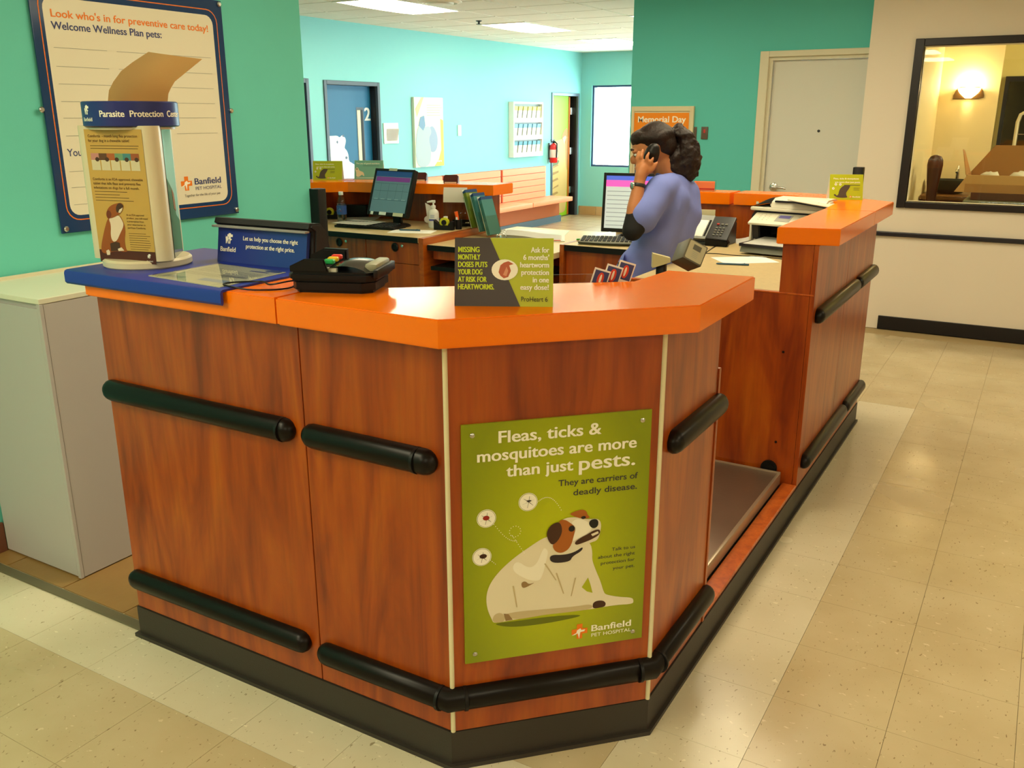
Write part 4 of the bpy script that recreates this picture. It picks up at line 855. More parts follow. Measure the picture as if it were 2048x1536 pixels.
def scr1(p, W, H):
    p.rect(0, H-.035, W, H, E_('scr_navy', (34, 62, 116), .35), 2, 'title_bar'); p.rect(.01, H-.066, W-.01, H-.038, E_('scr_purple', (112, 40, 118), .4), 2, 'menu_band')
    for v in (.30, .52, .70): p.rect(.008, H*v, W-.008, H*v+.0016, E_('scr_line', (40, 60, 68), .3), 3, 'table_line')
    for u in (.2, .42, .64, .82): p.rect(W*u, H*.30, W*u+.0014, H*.70, E_('scr_line', (40, 60, 68), .3), 3, 'table_line')
    for i in range(5): p.rect(.02+.06*i, H*.30+.004, .055+.06*i, H*.30+.008, E_('scr_text', (128, 150, 150), .3), 3, 'screen_text')
m1, M1 = monitor('computer_monitor', 'black square monitor with grey screen and sticky labels, on the left desk', (-3.575, 4.60, ZD), math.radians(-7), .345, .300, math.radians(-19), .212, scr1, E_('scr_grey', (84, 108, 112), .42))
for (u, v, w_, h_, c) in ((-.01, .144, .07, .016, CREAM), (-.125, -.139, .022, .02, PAPER), (-.03, -.138, .06, .02, PAPER), (.105, -.139, .085, .022, CREAM)):
    mb = MB(); mb.box((u, -.0085, v), (w_, .002, h_)); mb.b.transform(M1); obj('sticky_label', mb, c, m1, smooth=0)
nt_ = thing('hanging_note', 'small curled white note hanging beside the left monitor', 'note', (-3.33, 4.66, 1.02), math.radians(20))
mb = MB(); mb.sheet(lambda u, v: Vector((-.035+.075*u+.01*v, .012*math.sin(3*u), .06-.085*v-.045*u*(1-v*.3)-.04*u*v)), 6, 6, .0006); obj('note_paper', mb, PAPER, nt_)
# keyboard under papers
def keyboard(name, label, loc, rz, w_, d_, m_, mk, wrist=None):
    t = thing(name, label, 'keyboard', loc, rz)
    mb = MB(); mb.prism([(-d_/2, 0), (d_/2, 0), (d_/2, .026), (-d_/2, .013)], -w_/2, w_/2, .003, 'x'); obj('body', mb, m_, t)
    mb = MB()
    for r in range(5):
        for c in range(16): mb.box((-w_/2+.02+c*(w_-.03)/16, -d_/2+.02+r*.024, .0165+.0027*r), (.018, .018, .008))
    k = obj('keys', mb, mk, t, smooth=0); k['kind'] = 'stuff'
    if wrist: mb = MB(); mb.sheet(lambda u, v: Vector((w_*(-.5+u), -d_/2-.07*(.45+.55*math.sin(math.pi*u))*(1-v), .003+.016*math.sin(math.pi*min(1, .25+v*.75)))), 12, 6, .004); obj('wrist_rest', mb, wrist, t)
    return t
keyboard('keyboard', 'black keyboard half covered by white papers in front of the left monitor', (-3.66, 4.46, ZD), math.radians(6), .44, .15, BLACK, DARKG)
def sheet(label, loc, rz, w_, h_, bend=0, name='paper_sheet', m=PAPER, lines=0, group=None):
    t = thing(name, label, 'paper', loc, rz, group)
    mb = MB()
    if bend: mb.sheet(lambda u, v: Vector((w_*(u-.5), h_*(v-.5), .001+bend*(u**2*.6+v**2*.4))), 6, 6, .0006)
    else: mb.bb(-w_/2, w_/2, -h_/2, h_/2, .0002, .0014)
    obj('sheet', mb, m, t)
    if lines:
        pr = Print((-w_*.42, -h_*.4, .0019), (1, 0, 0), (0, 1, 0), .0003, None); 
        if bend == 0: pr.lines(0, h_*.75, w_*.8, lines, h_*.75/lines, .0018, I_L); pr.build(t)
    return t
sheet('white papers lying across the black keyboard on the left desk', (-3.73, 4.44, ZD+.027), math.radians(-3), .29, .20, .006)
sheet('loose white papers piled behind the water bottle on the left desk', (-3.98, 4.74, ZD), math.radians(24), .26, .2, .02)
sheet('white sheet with a blue pen on it at the front of the left desk', (-3.30, 4.42, ZD), math.radians(20), .27, .15, 0, lines=5)
def pen(label, a, b, m, r=.0045):
    a = Vector(a); b = Vector(b); t = thing('pen', label, 'pen', tuple(a)); d = (b-a)
    mb = MB(); mb.tube([Vector((0, 0, 0)), d*.05, d*.78], [r*.3, r, r], 8); obj('barrel', mb, m, t)
    mb = MB(); mb.tube([d*.78, d], [r*1.15, r*1.1], 8); mb.box(d*.86+Vector((0, 0, r*1.2)), (r*1.2, r*1.2, .002)); obj('cap', mb, m, t)
PENB = mat('pen_blue', (46, 84, 110), .3)
pen('blue pen lying on the white sheet of the left desk', (-3.40, 4.42, ZD+.006), (-3.27, 4.46, ZD+.006), PENB)
# water bottle
wb = thing('water_bottle', 'clear plastic water bottle with blue label and white cap on the left desk', 'bottle', (-3.96, 4.545, ZD))
mb = MB(); mb.lathe([(.024, 0), (.031, .006), (.0325, .02), (.030, .035), (.0325, .05), (.0315, .06), (.0315, .115), (.0335, .125), (.033, .14), (.022, .165), (.0125, .178), (.0125, .186)], seg=24); obj('bottle_body', mb, glass('bottle_plastic', (.98, .99, .97), 1.5), wb)
mb = MB(); mb.lathe([(.022, .002), (.029, .008), (.030, .02), (.029, .055), (.029, .128), (.028, .13)], seg=24); obj('water', mb, mat('water', (236, 238, 226), .03, trans=1, ior=1.33), wb)
mb = MB(); mb.lathe([(.0326, .060), (.0326, .116)], seg=24); obj('label', mb, mat('blue_label', (50, 84, 152), .4), wb)
mb = MB(); mb.lathe([(.0152, .184), (.0152, .203), (.013, .205)], seg=20); obj('cap', mb, WHITE, wb)
cyb = lambda u, v, o: Vector(((.0328+o)*math.sin(u/.0328), -(.0328+o)*math.cos(u/.0328), v))
pr = Print((0, 0, 0), (1, 0, 0), (0, 0, 1), .0003, cyb); pr.poly([(-.02, .085), (-.005, .104), (.012, .10), (.02, .085), (.0, .09)], INK('label_sky', (120, 170, 200)), 1, 'label_wave'); pr.poly([(.0, .08), (.018, .09), (.02, .08)], INK('label_red', (170, 50, 60)), 2, 'label_wave'); pr.build(wb)
def tape(label, loc, rz):
    t = thing('tape_dispenser', label, 'tape dispenser', loc, rz)
    mb = MB(); mb.prism([(-.065, 0), (.06, 0), (.06, .05), (.045, .055), (.03, .028), (-.02, .028), (-.045, .045), (-.065, .06)], -.022, .022, .003, 'y'); obj('body', mb, BLACK, t)
    mb = MB(); mb.lathe([(.030, -.01), (.030, .01), (.016, .01), (.016, -.01)], M=Matrix.Rotation(R90, 3, 'X'), c=(0, 0, .045), seg=22); obj('tape_roll', mb, mat('lime_tape', (196, 196, 30), .4), t)
    mb = MB(); mb.lathe([(.016, -.014), (.016, .014)], M=Matrix.Rotation(R90, 3, 'X'), c=(0, 0, .045), seg=16); obj('hub', mb, BLACK, t)
tape('black tape dispenser with lime roll left of the water bottle', (-4.22, 4.72, ZD), math.radians(25))
tape('black tape dispenser with lime roll in front of the white pump bottle', (-3.185, 4.60, ZD), math.radians(14))
mb = MB(); mb.box((-4.10, 4.86, ZD+.045), (.16, .05, .09), .006, Matrix.Rotation(.3, 3, 'Z')); one('file_box', mb, BLACK, 'low black box behind the papers, left of the monitor', 'box', (-4.10, 4.86, ZD), w=True)
# crumpled bag at the far left, half hidden by the black post
bgm = MB(); bgm.ell((0, 0, .07), (.09, .07, .11), u=18, v=12)
for v in bgm.b.verts: v.co += Vector((noise.noise(v.co*22), noise.noise(v.co*22+Vector((5, 0, 0))), noise.noise(v.co*22+Vector((0, 7, 0)))))*.03; v.co.z = max(0, v.co.z)
one('plastic_bag', bgm, mat('white_bag', (214, 208, 186), .6), 'crumpled whitish bag beside the black post at the left end of the desk', 'bag', (-4.17, 4.44, ZD), smooth=20)
# small white roll, plugs
mb = MB(); mb.lathe([(.020, -.012), (.022, -.01), (.022, .01), (.020, .012)], M=Matrix.Rotation(R90, 3, 'X') @ Matrix.Identity(3), c=(0, 0, .022)); one('white_roll', mb, PAPER, 'small round white roll standing on edge right of the keyboard', 'roll', (-3.50, 4.86, ZD), math.radians(30))
mb = MB(); mb.lathe([(.012, 0), (.014, .02), (.008, .03)]); one('small_clip_pot', mb, DARKG, 'tiny dark pot between the white roll and the pump bottle', 'pot', (-3.43, 4.90, ZD))
# hand sanitiser
hs = thing('pump_bottle', 'white pump bottle of hand sanitizer on the left desk', 'bottle', (-3.305, 4.655, ZD), math.radians(20))
mb = MB(); mb.lathe([(.028, 0), (.034, .008), (.034, .09), (.030, .105), (.012, .118), (.010, .124)], seg=24, sy=.7); obj('bottle_body', mb, WHITE, hs)
mb = MB(); mb.lathe([(.014, .122), (.014, .138), (.006, .140), (.005, .158)]); obj('collar', mb, WHITE, hs)
mb = MB(); mb.tube([(.012, 0, .162), (-.008, 0, .163), (-.040, 0, .158)], [.009, .008, .005], 10); obj('pump_spout', mb, WHITE, hs)
pr = Print((-.024, -.0243, .0), (1, 0, 0), (0, 0, 1), .0004); pr.rect(.0, .045, .048, .055, INK('label_purple', (70, 70, 150)), 1, 'label_band'); pr.lines(.008, .078, .03, 3, .007, .002, INK('label_blue', (110, 130, 180))); pr.build(hs)
mb = MB(); mb.bb(-.012, .012, -.008, .008, 0, .07, .002); one('white_stick', mb, PAPER, 'short white tube standing beside the pump bottle', 'tube', (-3.245, 4.70, ZD))
# orange marker in the pot
pp = thing('pen_cup', 'dark pen cup holding an orange handled tool, beside the clear leaflet box', 'pen cup', (-3.125, 4.665, ZD))
mb = MB(); mb.lathe([(.020, 0), (.022, .06), (.019, .06), (.017, .004)]); obj('cup', mb, BLACK, pp)
mb = MB(); mb.tube([(0, 0, .02), (-.008, 0, .07), (-.015, -.004, .108)], [.008, .010, .012], 10); obj('orange_handle', mb, mat('tool_orange', (240, 96, 20), .4), pp, 'orange tool handle')
mb = MB(); mb.tube([(-.003, -.012, .05), (-.005, -.013, .075)], [.008, .006], 8); obj('white_marker', mb, WHITE, pp)
# black tray with cards
tr = thing('black_tray', 'shallow black desk tray with small items at the right end of the left desk', 'tray', (-3.20, 4.86, ZD), math.radians(20))
mb = MB(); mb.bb(-.10, .13, -.06, .06, 0, .006); mb.bb(-.10, .13, -.062, -.056, .006, .02); mb.bb(-.10, .13, .05, .062, .006, .03); mb.bb(-.10, -.094, -.056, .05, .006, .02); mb.bb(.124, .13, -.056, .05, .006, .02); obj('tray', mb, BLACK, tr, smooth=0)
mb = MB(); mb.bb(-.02, .05, -.03, .0, .006, .009); obj('card', mb, mat('green_card', (150, 160, 90), .5), tr, smooth=0); mb = MB(); mb.bb(.0, .02, -.01, .01, .009, .02); obj('clip', mb, CREAM, tr, smooth=0)
# clear leaflet box with printed sign on top
lb = thing('leaflet_box', 'tall clear acrylic box with a white printed card clipped on top, by the pump bottle', 'leaflet holder', (-3.215, 4.77, ZD), math.radians(22))
mb = MB(); mb.bb(-.07, .07, -.03, -.027, 0, .225); mb.bb(-.07, .07, .027, .03, 0, .19); mb.bb(-.073, -.07, -.03, .03, 0, .19); mb.bb(.07, .073, -.03, .03, 0, .19); mb.bb(-.07, .07, -.027, .027, 0, .003); obj('box', mb, ACRYL, lb, smooth=0)
mb = MB(); mb.sheet(lambda u, v: Vector((-.072+.15*u+.006*v, -.034-.006*math.sin(3.1*v), .155+.092*v)), 3, 5, .0008); obj('printed_card', mb, PAPER, lb)
# stepped brochure holder, facing right, on the lower desk
bh = thing('brochure_holder', 'three-step acrylic brochure holder full of teal leaflets, between desk and binder', 'leaflet holder', (-2.90, 4.73, .886), math.radians(80))
TL = mat('teal_leaflet', (66, 128, 130), .4); TL2 = mat('blue_leaflet_head', (28, 68, 120), .4); OLV = mat('olive_leaflet', (112, 130, 40), .4); LW = mat('leaflet_edge', (214, 220, 206), .6)
def lean(k): return Matrix.Translation((0, -.005-.0*k, 0)) @ Matrix.Rotation(math.radians(-19), 4, 'X')
mb = MB()
for k in range(3):
    y = .10-.055*k; z = .09-.038*k; b2 = MB()
    for a in ((-.055, .055, y-.003, y, z, z+.12), (-.055, .055, y+.03, y+.033, z, z+.20), (-.057, -.055, y, y+.03, z, z+.2), (.055, .057, y, y+.03, z, z+.2), (-.055, .055, y, y+.03, z, z+.003)): mb.bb(*a)
mb.b.transform(lean(0)); obj('rack', mb, ACRYL, bh, smooth=0)
mb = MB(); mb.bb(-.057, .057, -.06, .15, 0, .004); obj('rack_foot', mb, ACRYL, bh, smooth=0)
mb = MB()
for k in range(3):
    y = .10-.055*k; z = .09-.038*k
    for i in range(4):
        b = MB(); b.bb(-.052, .052, y+.002+.0065*i, y+.006+.0065*i, z+.004, z+.240-.002*i, 0); b.b.transform(lean(0)); lf_ = obj('leaflet', b, TL if k else OLV, bh, smooth=0)
        b = MB(); b.bb(-.0525, .0525, y+.0015+.0065*i, y+.0065+.0065*i, z+.222, z+.2405-.002*i, 0); b.b.transform(lean(0)); obj('leaflet_head', b, TL2, lf_, smooth=0)
    b = MB(); b.bb(-.053, .053, y+.0275, y+.0295, z+.004, z+.246); b.b.transform(lean(0)); obj('leaflet_back', b, LW, bh, smooth=0)
# open ring binder
bd = thing('ring_binder', 'open ring binder with white papers and coloured tabs on the lower desk', 'binder', (-2.66, 4.79, .886), math.radians(27))
mb = MB(); mb.prism([(-.20, -.14), (.19, -.14), (.19, .14), (-.20, .14)], 0, .004); obj('cover', mb, mat('white_binder', (206, 212, 200), .5), bd, smooth=0)
mb = MB(); mb.sheet(lambda u, v: Vector((-.20+.37*u, -.13+.26*v, .006+.032*(1-u)**.6*(1-.3*u)+.004*math.sin(6*u))), 12, 4, .003); obj('paper_stack', mb, PAPER, bd)
mb = MB(); mb.sheet(lambda u, v: Vector((-.19+.36*u, -.125+.25*v, .003+.024*(1-u)**.6*(1-.3*u))), 12, 4, .006); obj('lower_pages', mb, mat('page_edges', (210, 206, 180), .7), bd)
for k, (c, u) in enumerate(((( 60, 170, 80), .02), ((226, 206, 110), .07), ((222, 90, 60), .12))):
    mb = MB(); mb.bb(u, u+.045, -.142, -.128, .010-.002*k, .0125-.002*k); obj('index_tab', mb, mat('tab_%d' % k, c, .5), bd, ['green tab', 'yellow tab', 'red tab'][k], smooth=0)
for y in (-.09, 0, .09):
    mb = MB(); mb.tube([(-.19+.03*math.cos(a_/6*math.pi), y, .012+.03*math.sin(a_/6*math.pi)) for a_ in range(7)], .002, 6); obj('ring', mb, CHROME, bd)
sheet('pale green translucent sheet spread behind the ring binder', (-2.80, 5.06, .886), math.radians(20), .42, .26, 0, m=mat('pale_green_film', (190, 204, 180), .3))
mb = MB(); mb.prism([(0, 0), (.05, .012), (.048, .022), (-.002, .012)], 0, .008, .002); one('green_marker', mb, mat('marker_green', (70, 180, 60), .4), 'short green marker at the desk edge beside the keyboard', 'marker', (-2.26, 4.57, ZD), math.radians(20))
# second computer
def scr2(p, W, H):
    p.rect(0, H-.026, W, H, E_('scr2_blue', (70, 90, 190), .9), 2, 'title_bar'); p.rect(0, H-.062, W, H-.026, E_('scr2_pink', (230, 80, 170), .9), 2, 'menu_band')
    for i in range(9): p.rect(.01, H-.09-i*.024, W*(.5+.4*((i*7) % 3)/2), H-.087-i*.024, E_('scr2_text', (128, 134, 140), .4), 3, 'screen_text')
monitor('computer_monitor', 'black monitor with pink and blue screen partly hidden behind the woman', (-2.02, 4.86, ZD), math.radians(8), .40, .335, math.radians(-6), .195, scr2, E_('scr2_white', (190, 200, 198), .55))
keyboard('keyboard', 'grey curved keyboard with wrist rest beside the woman', (-2.01, 4.58, ZD), math.radians(17), .42, .15, mat('putty_plastic', (150, 150, 128), .5), DARKG, mat('grey_wrist_pad', (124, 126, 106), .5))

# ================================================================ THINGS ON THE REAR COUNTER TOPS
def catcard(pr, H):
    pr.text('Fleas, ticks & mosquitoes', .018, H*.80, .0085, I_W, .125, .02, 2); pr.text('are more than just pests.', .026, H*.66, .0085, I_W, .125, .02, 2)
    pr.rect(.07, H*.56, .150, H*.58, I_D, 2, 'fine_print'); pr.lines(.118, H*.46, .034, 3, .006, .0013, I_D)
    k = .0016; of = (.018, .006); c = [(0, 12), (8, 14), (12, 8), (18, 12), (20, 24), (28, 36), (42, 42), (52, 40), (58, 42), (56, 34), (50, 26), (44, 18), (46, 8), (52, 3), (20, 2), (8, 6)]
    pr.poly([(u*k*.9+of[0], v*k*1.05+of[1]) for u, v in c], INK('cat_grey', (78, 66, 52)), 2, 'tabby_cat_picture')
    for i, (u, v) in enumerate(((.018, .44), (.030, .60), (.052, .60))): pr.disc(u, v*H, .0062, .0062, I_W, 2, 'insect_badge#%d' % i); pr.disc(u, v*H, .002, .002, BK, 3, 'insect_badge#%d' % i, 8)
    cross_logo(pr, .104, H*.12, .012, I_O, I_W, 2); pr.text('Banfield', .114, H*.09, .007, I_W, .038, .02, 2)
LC = mat('lime_card', (0, 0, 0))
tent('tent_card', 'lime tent card with grey cat on the rear counter corner by the beige wall', 'tent card', (-.905, 4.955, ZTOP), math.radians(22), .165, .125, .085, LC, PAPER, catcard)
tent('tent_card', 'lime tent card with grey cat beside the green wall end, left rear counter', 'tent card', (-4.24, 4.75, ZTOP), math.radians(30), .20, .125, .07, LC, PAPER, catcard)
def puppy(pr, H):
    pr.text('The joy of good nutrition.', .012, H*.80, .010, I_W, .165, .02, 2); pr.rect(.06, H*.70, .17, H*.715, I_D, 2, 'fine_print')
    pr.poly([(.012, .02), (.014, .045), (.006, .062), (.010, .078), (.024, .082), (.030, .068), (.036, .058), (.062, .050), (.068, .034), (.070, .022), (.060, .024), (.055, .034), (.040, .022), (.030, .016)], INK('puppy_cream', (226, 214, 176)), 2, 'puppy_picture'); pr.disc(.018, .070, .004, .005, BK, 3, 'puppy_picture', 8)
    pr.lines(.014, .008, .16, 1, .01, .003, I_W)
tent('tent_card', 'teal tent card with pale puppy, left rear counter behind the monitor', 'tent card', (-4.045, 4.95, ZTOP), math.radians(27), .20, .125, .07, mat('teal_card', (118, 178, 160), .4), PAPER, puppy)
sh_ = sheet('pinkish leaflet lying flat between the lime and teal tent cards', (-4.13, 4.80, ZTOP), math.radians(40), .10, .08, 0, m=mat('pink_leaflet', (190, 120, 130), .5))
RB = mat('dark_red_brown', (72, 24, 18), .4)
def cardholder(label, loc, rz, s):
    t = thing('card_holder', label, 'card holder', loc, rz)
    mb = MB(); mb.prism([(-.035*s, 0), (.035*s, 0), (.035*s, .012), (.02*s, .045*s), (-.01*s, .05*s), (-.035*s, .02)], -.05*s, .05*s, .003, 'x'); obj('holder', mb, RB, t)
    mb = MB(); mb.box((0, -.002, .03*s), (.085*s, .02, .045*s), .001, Matrix.Rotation(-.25, 3, 'X')); obj('cards', mb, RB if s < 1.1 else CREAM, t, smooth=0)
    mb = MB(); mb.bb(-.04*s, .04*s, -.041*s, -.036*s, .001, .008); obj('front_lip', mb, CREAM, t, smooth=0)
cardholder('dark red card holder on the orange top just right of the left monitor', (-3.655, 5.00, ZTOP), math.radians(25), 1.0)
cardholder('dark red card holder on the orange top above the white pump bottle', (-3.345, 4.92, ZTOP), math.radians(25), .95)
op = thing('orange_slip_holder', 'small clear holder with an orange slip on the counter behind the woman', 'card holder', (-1.71, 5.11, ZTOP), math.radians(12))
mb = MB(); mb.bb(-.065, .065, -.02, -.017, 0, .05); mb.bb(-.065, .065, .015, .018, 0, .06); mb.bb(-.065, .065, -.017, .015, 0, .003); obj('holder', mb, ACRYL, op, smooth=0)
mb = MB(); mb.bb(-.058, .058, -.015, -.005, .003, .055); obj('slips', mb, mat('orange_slip', (240, 140, 90), .5), op, smooth=0)
mb = MB(); mb.bb(-.058, .058, -.0165, -.0152, .008, .016); obj('slip_stripe', mb, mat('red_stripe', (190, 50, 40), .5), op, smooth=0)

# ================================================================ THINGS ON THE RIGHT DESK
dc = thing('desk_caddy', 'pale desk caddy of yellow highlighters and pens behind the desk phone', 'pen holder', (-1.655, 4.965, ZD), math.radians(14))
mb = MB(); mb.bb(-.06, .06, -.03, .03, 0, .07, .003); obj('lower_box', mb, DARKG, dc); mb = MB(); mb.bb(-.055, .06, .02, .03, .07, .165, .002); obj('back_card', mb, mat('beige_card', (196, 186, 146), .6), dc)
for i, (x, c, h) in enumerate(((-.05, (210, 214, 40), .125), (-.032, (30, 110, 90), .15), (-.02, (60, 160, 90), .14), (.0, (220, 220, 200), .105), (.02, (214, 210, 190), .105), (.038, (30, 34, 60), .10), (.052, (214, 210, 40), .125))):
    mb = MB(); mb.tube([(x, 0, .06), (x, 0, h)], .0065, 8); obj('marker', mb, mat('marker_%d' % i, c, .4), dc)
pt = thing('desk_phone', 'dark office desk phone with long white name list, next to the printer', 'telephone', (-1.555, 4.83, ZD), math.radians(-2))
MP = Matrix.Translation((0, -.075, .018)) @ Matrix.Rotation(math.radians(38), 4, 'X')
mb = MB(); mb.prism([(-.09, 0), (.09, 0), (.085, .115), (.07, .12), (-.09, .014)], -.115, .105, .004, 'x'); obj('base_wedge', mb, DARKG, pt)
mb = MB(); mb.box((-.005, .085, .012), (.235, .185, .02), .005); mb.b.transform(MP); obj('face_plate', mb, DARKG, pt)
mb = MB(); mb.box((-.062, .085, .024), (.11, .18, .006), .002); mb.b.transform(MP); obj('list_panel', mb, mat('silver_grey', (150, 154, 150), .4), pt)
mb = MB(); mb.box((-.060, .070, .0285), (.062, .125, .003), .0005); mb.b.transform(MP); obj('name_list', mb, PAPER, pt)
for i in range(10):
    for s_ in (-.102, -.018):
        mb = MB(); mb.box((s_, .018+.0125*i, .028), (.010, .008, .005)); mb.b.transform(MP); obj('line_button', mb, BLACK, pt, smooth=0)
for i in range(4):
    for j in range(3): mb = MB(); mb.box((.03+.02*j, .03+.018*i, .025), (.012, .010, .006), .0015, seg=1); mb.b.transform(MP); obj('dial_key', mb, MIDG, pt, smooth=0)
mb = MB(); mb.box((.03, .112, .025), (.014, .008, .006)); mb.b.transform(MP); obj('red_button', mb, mat('red_button', (190, 50, 40), .4), pt, smooth=0)
for j in range(2): mb = MB(); mb.box((.055+.022*j, .112, .025), (.014, .008, .006)); mb.b.transform(MP); obj('soft_key', mb, MIDG, pt, smooth=0)
mb = MB(); mb.prism([(.0, 0), (.12, 0), (.13, .02), (.12, .036), (.0, .04)], -.115, -.075, .006, 'y'); obj('handset_cradle', mb, BLACK, pt)
sheet('leaning lined sheet between the desk phone and the printer', (-1.40, 4.93, ZD), math.radians(20), .10, .10, .04)
# printer
pn = thing('printer', 'black and white multifunction laser printer with paper in its tray, on the tan desk', 'printer', (-1.115, 4.79, ZD), math.radians(-9)); pn.scale = (1, 1, .94)
WP = mat('printer_white', (222, 218, 196), .4); PK = mat('printer_black', (28, 26, 34), .35)
mb = MB(); mb.prism([(-.17, 0), (.15, 0), (.15, .055), (.02, .05), (-.08, .03), (-.17, .035)], -.215, .215, .008, 'x'); obj('base', mb, WP, pn)
mb = MB(); mb.prism([(-.04, .05), (.15, .05), (.15, .21), (-.03, .21), (-.06, .19), (-.07, .15)], -.205, -.16, .005, 'x'); mb.prism([(-.04, .05), (.15, .05), (.15, .21), (-.03, .21), (-.06, .19), (-.07, .15)], .16, .205, .005, 'x'); mb.bb(-.16, .16, .10, .15, .05, .21); mb.bb(-.16, .16, -.05, .10, .155, .21); obj('body', mb, PK, pn)
mb = MB(); mb.bb(-.214, -.202, -.06, -.02, .02, .16, .004); obj('left_pillar', mb, WP, pn)
mb = MB(); mb.bb(-.13, .13, -.04, .09, .055, .07, .004); obj('output_slot', mb, BLACK, pn)
mb = MB(); mb.prism([(-.155, 0), (.155, 0), (.155, .01), (-.155, .016)], -.30, -.06, .003, 'y'); mb.b.transform(Matrix.Translation((0, 0, .042))); obj('paper_tray', mb, PK, pn)
mb = MB(); mb.sheet(lambda u, v: Vector((-.13+.25*u, -.31+.26*v, .060+.008*v)), 4, 4, .004); obj('tray_paper', mb, PAPER, pn)
mb = MB(); mb.prism([(-.30, .012), (-.17, .0), (-.17, .035), (-.28, .045)], -.15, .15, .003, 'x'); obj('tray_front', mb, mat('smoky_tray', (120, 124, 108), .3), pn)
mb = MB(); mb.box((-.0, -.105, .172), (.36, .12, .014), .004, Matrix.Rotation(math.radians(24), 3, 'X')); cpn = obj('control_panel', mb, WP, pn)
RM = Matrix.Rotation(math.radians(24), 3, 'X'); pr = Print(Vector((-.17, -.105, .172))-RM @ Vector((0, .05, -.0075)), (1, 0, 0), RM @ Vector((0, 1, 0)), .0006)
pr.rect(.12, .02, .20, .09, INK('panel_grey', (160, 160, 150)), 1, 'panel_keys'); pr.rect(.13, .055, .19, .085, INK('panel_lcd', (96, 92, 150)), 2, 'panel_display')
for i in range(4):
    for j in range(3): pr.disc(.235+.024*i, .03+.022*j, .005, .004, INK('panel_key', (190, 186, 170)), 2, 'panel_keys#%d' % (i*3+j), 8); pr.disc(.03+.024*j, .03+.018*i, .004, .003, INK('panel_key', (190, 186, 170)), 2, 'panel_keys#a%d' % (i*3+j), 8)
pr.build(pn)
mb = MB(); mb.bb(-.212, .212, -.075, .165, .212, .232, .008); obj('scanner_bed', mb, WP, pn)
mb = MB(); mb.sheet(lambda u, v: Vector((-.212+.12*u, -.06+.22*v, .232+.05*math.sin(math.pi/2*min(1, u*1.15))*math.sin(math.pi*(.15+.8*v)))), 10, 8, .006); obj('lid_end', mb, PK, pn)
mb = MB(); mb.prism([(-.07, .232), (.15, .232), (.15, .262), (.08, .285), (-.02, .282), (-.06, .262)], -.11, .19, .010, 'x'); obj('document_feeder', mb, WP, pn)
mb = MB(); mb.bb(-.08, .15, -.072, -.052, .262, .272, .002); obj('feeder_slot', mb, PK, pn)
mb = MB(); mb.box((.12, -.05, .272), (.22, .16, .006), .002, Matrix.Rotation(.12, 3, 'Y')); obj('feeder_tray', mb, WP, pn)
mb = MB(); mb.box((.12, -.05, .262), (.20, .14, .006), .002, Matrix.Rotation(.12, 3, 'Y')); obj('feeder_gap', mb, PK, pn)
mb = MB(); mb.box((-.19, -.035, .25), (.014, .002, .014)); obj('badge', mb, WP, pn, smooth=0)
sheet('white printed form on the tan desk in front of the printer', (-1.225, 4.325, ZD), math.radians(38), .27, .20, 0, lines=7)
pen('blue pen on the tan desk in front of the white form', (-1.302, 4.124, ZD+.005), (-1.156, 4.165, ZD+.005), PENB)
for k, (lab, pts) in enumerate((('long dark cable running from the printer across the tan desk', [(-1.49, 4.42, ZD+.002), (-1.40, 4.45, ZD+.002), (-1.30, 4.44, ZD+.002), (-1.20, 4.46, ZD+.002), (-1.08, 4.44, ZD+.002), (-.90, 4.40, ZD+.002)]), ('dark cable curling from the desk phone toward the woman', [(-1.50, 4.78, ZD+.002), (-1.49, 4.66, ZD+.002), (-1.47, 4.50, ZD+.002), (-1.46, 4.44, ZD+.002)]))):
    mb = MB(); mb.tube(smooth_path(pts), .0022, 6); tag(obj('desk_cable', mb, BLACK), lab, 'cable')

# ================================================================ LOBBY WALL THINGS
bn = thing('waiting_bench', 'long orange slatted waiting bench with wood base along the aqua wall', 'bench', (-6.6, 10.9, 0))
SAL = mat('orange_bench_laminate', (246, 142, 102), .45); YB0, YB1 = 8.4, 12.78
mb = MB(); mb.bb(-6.80, -6.62, YB0, YB1-.03, .10, .33); obj('base', mb, mat('bench_wood', (176, 92, 52), .4), bn, w=True, smooth=0)
mb = MB(); mb.bb(-6.80, -6.60, YB0, YB1-.0, 0, .10); obj('plinth', mb, mat('blue_grey_plinth', (88, 104, 116), .5), bn, w=True, smooth=0)
for y0, y1 in ((8.4, 10.0), (10.02, 11.5), (11.52, 12.78)):
    mb = MB(); mb.bb(-6.80, -6.40, y0, y1, .33, .395, .006); obj('seat', mb, SAL, bn, w=True)
for y0, y1 in ((8.35, 9.78), (9.82, 11.24), (11.28, 12.60)):
    mb = MB(); mb.bb(-6.835, -6.80, y0, y1, .395, .86); bk_ = obj('backrest', mb, mat('bench_back_dark', (190, 84, 60), .5), bn, w=True, smooth=0)
    for k in range(5):
        mb = MB(); mb.bb(-6.80, -6.78, y0+.01, y1-.01, .40+.093*k, .40+.093*k+.086, .002, 1); obj('slat', mb, SAL, bk_, smooth=0) if False else None
        mb.b.transform(Matrix.Translation(-Vector(OFF[bn.name]))); obj('slat', mb, SAL, bk_, smooth=0)
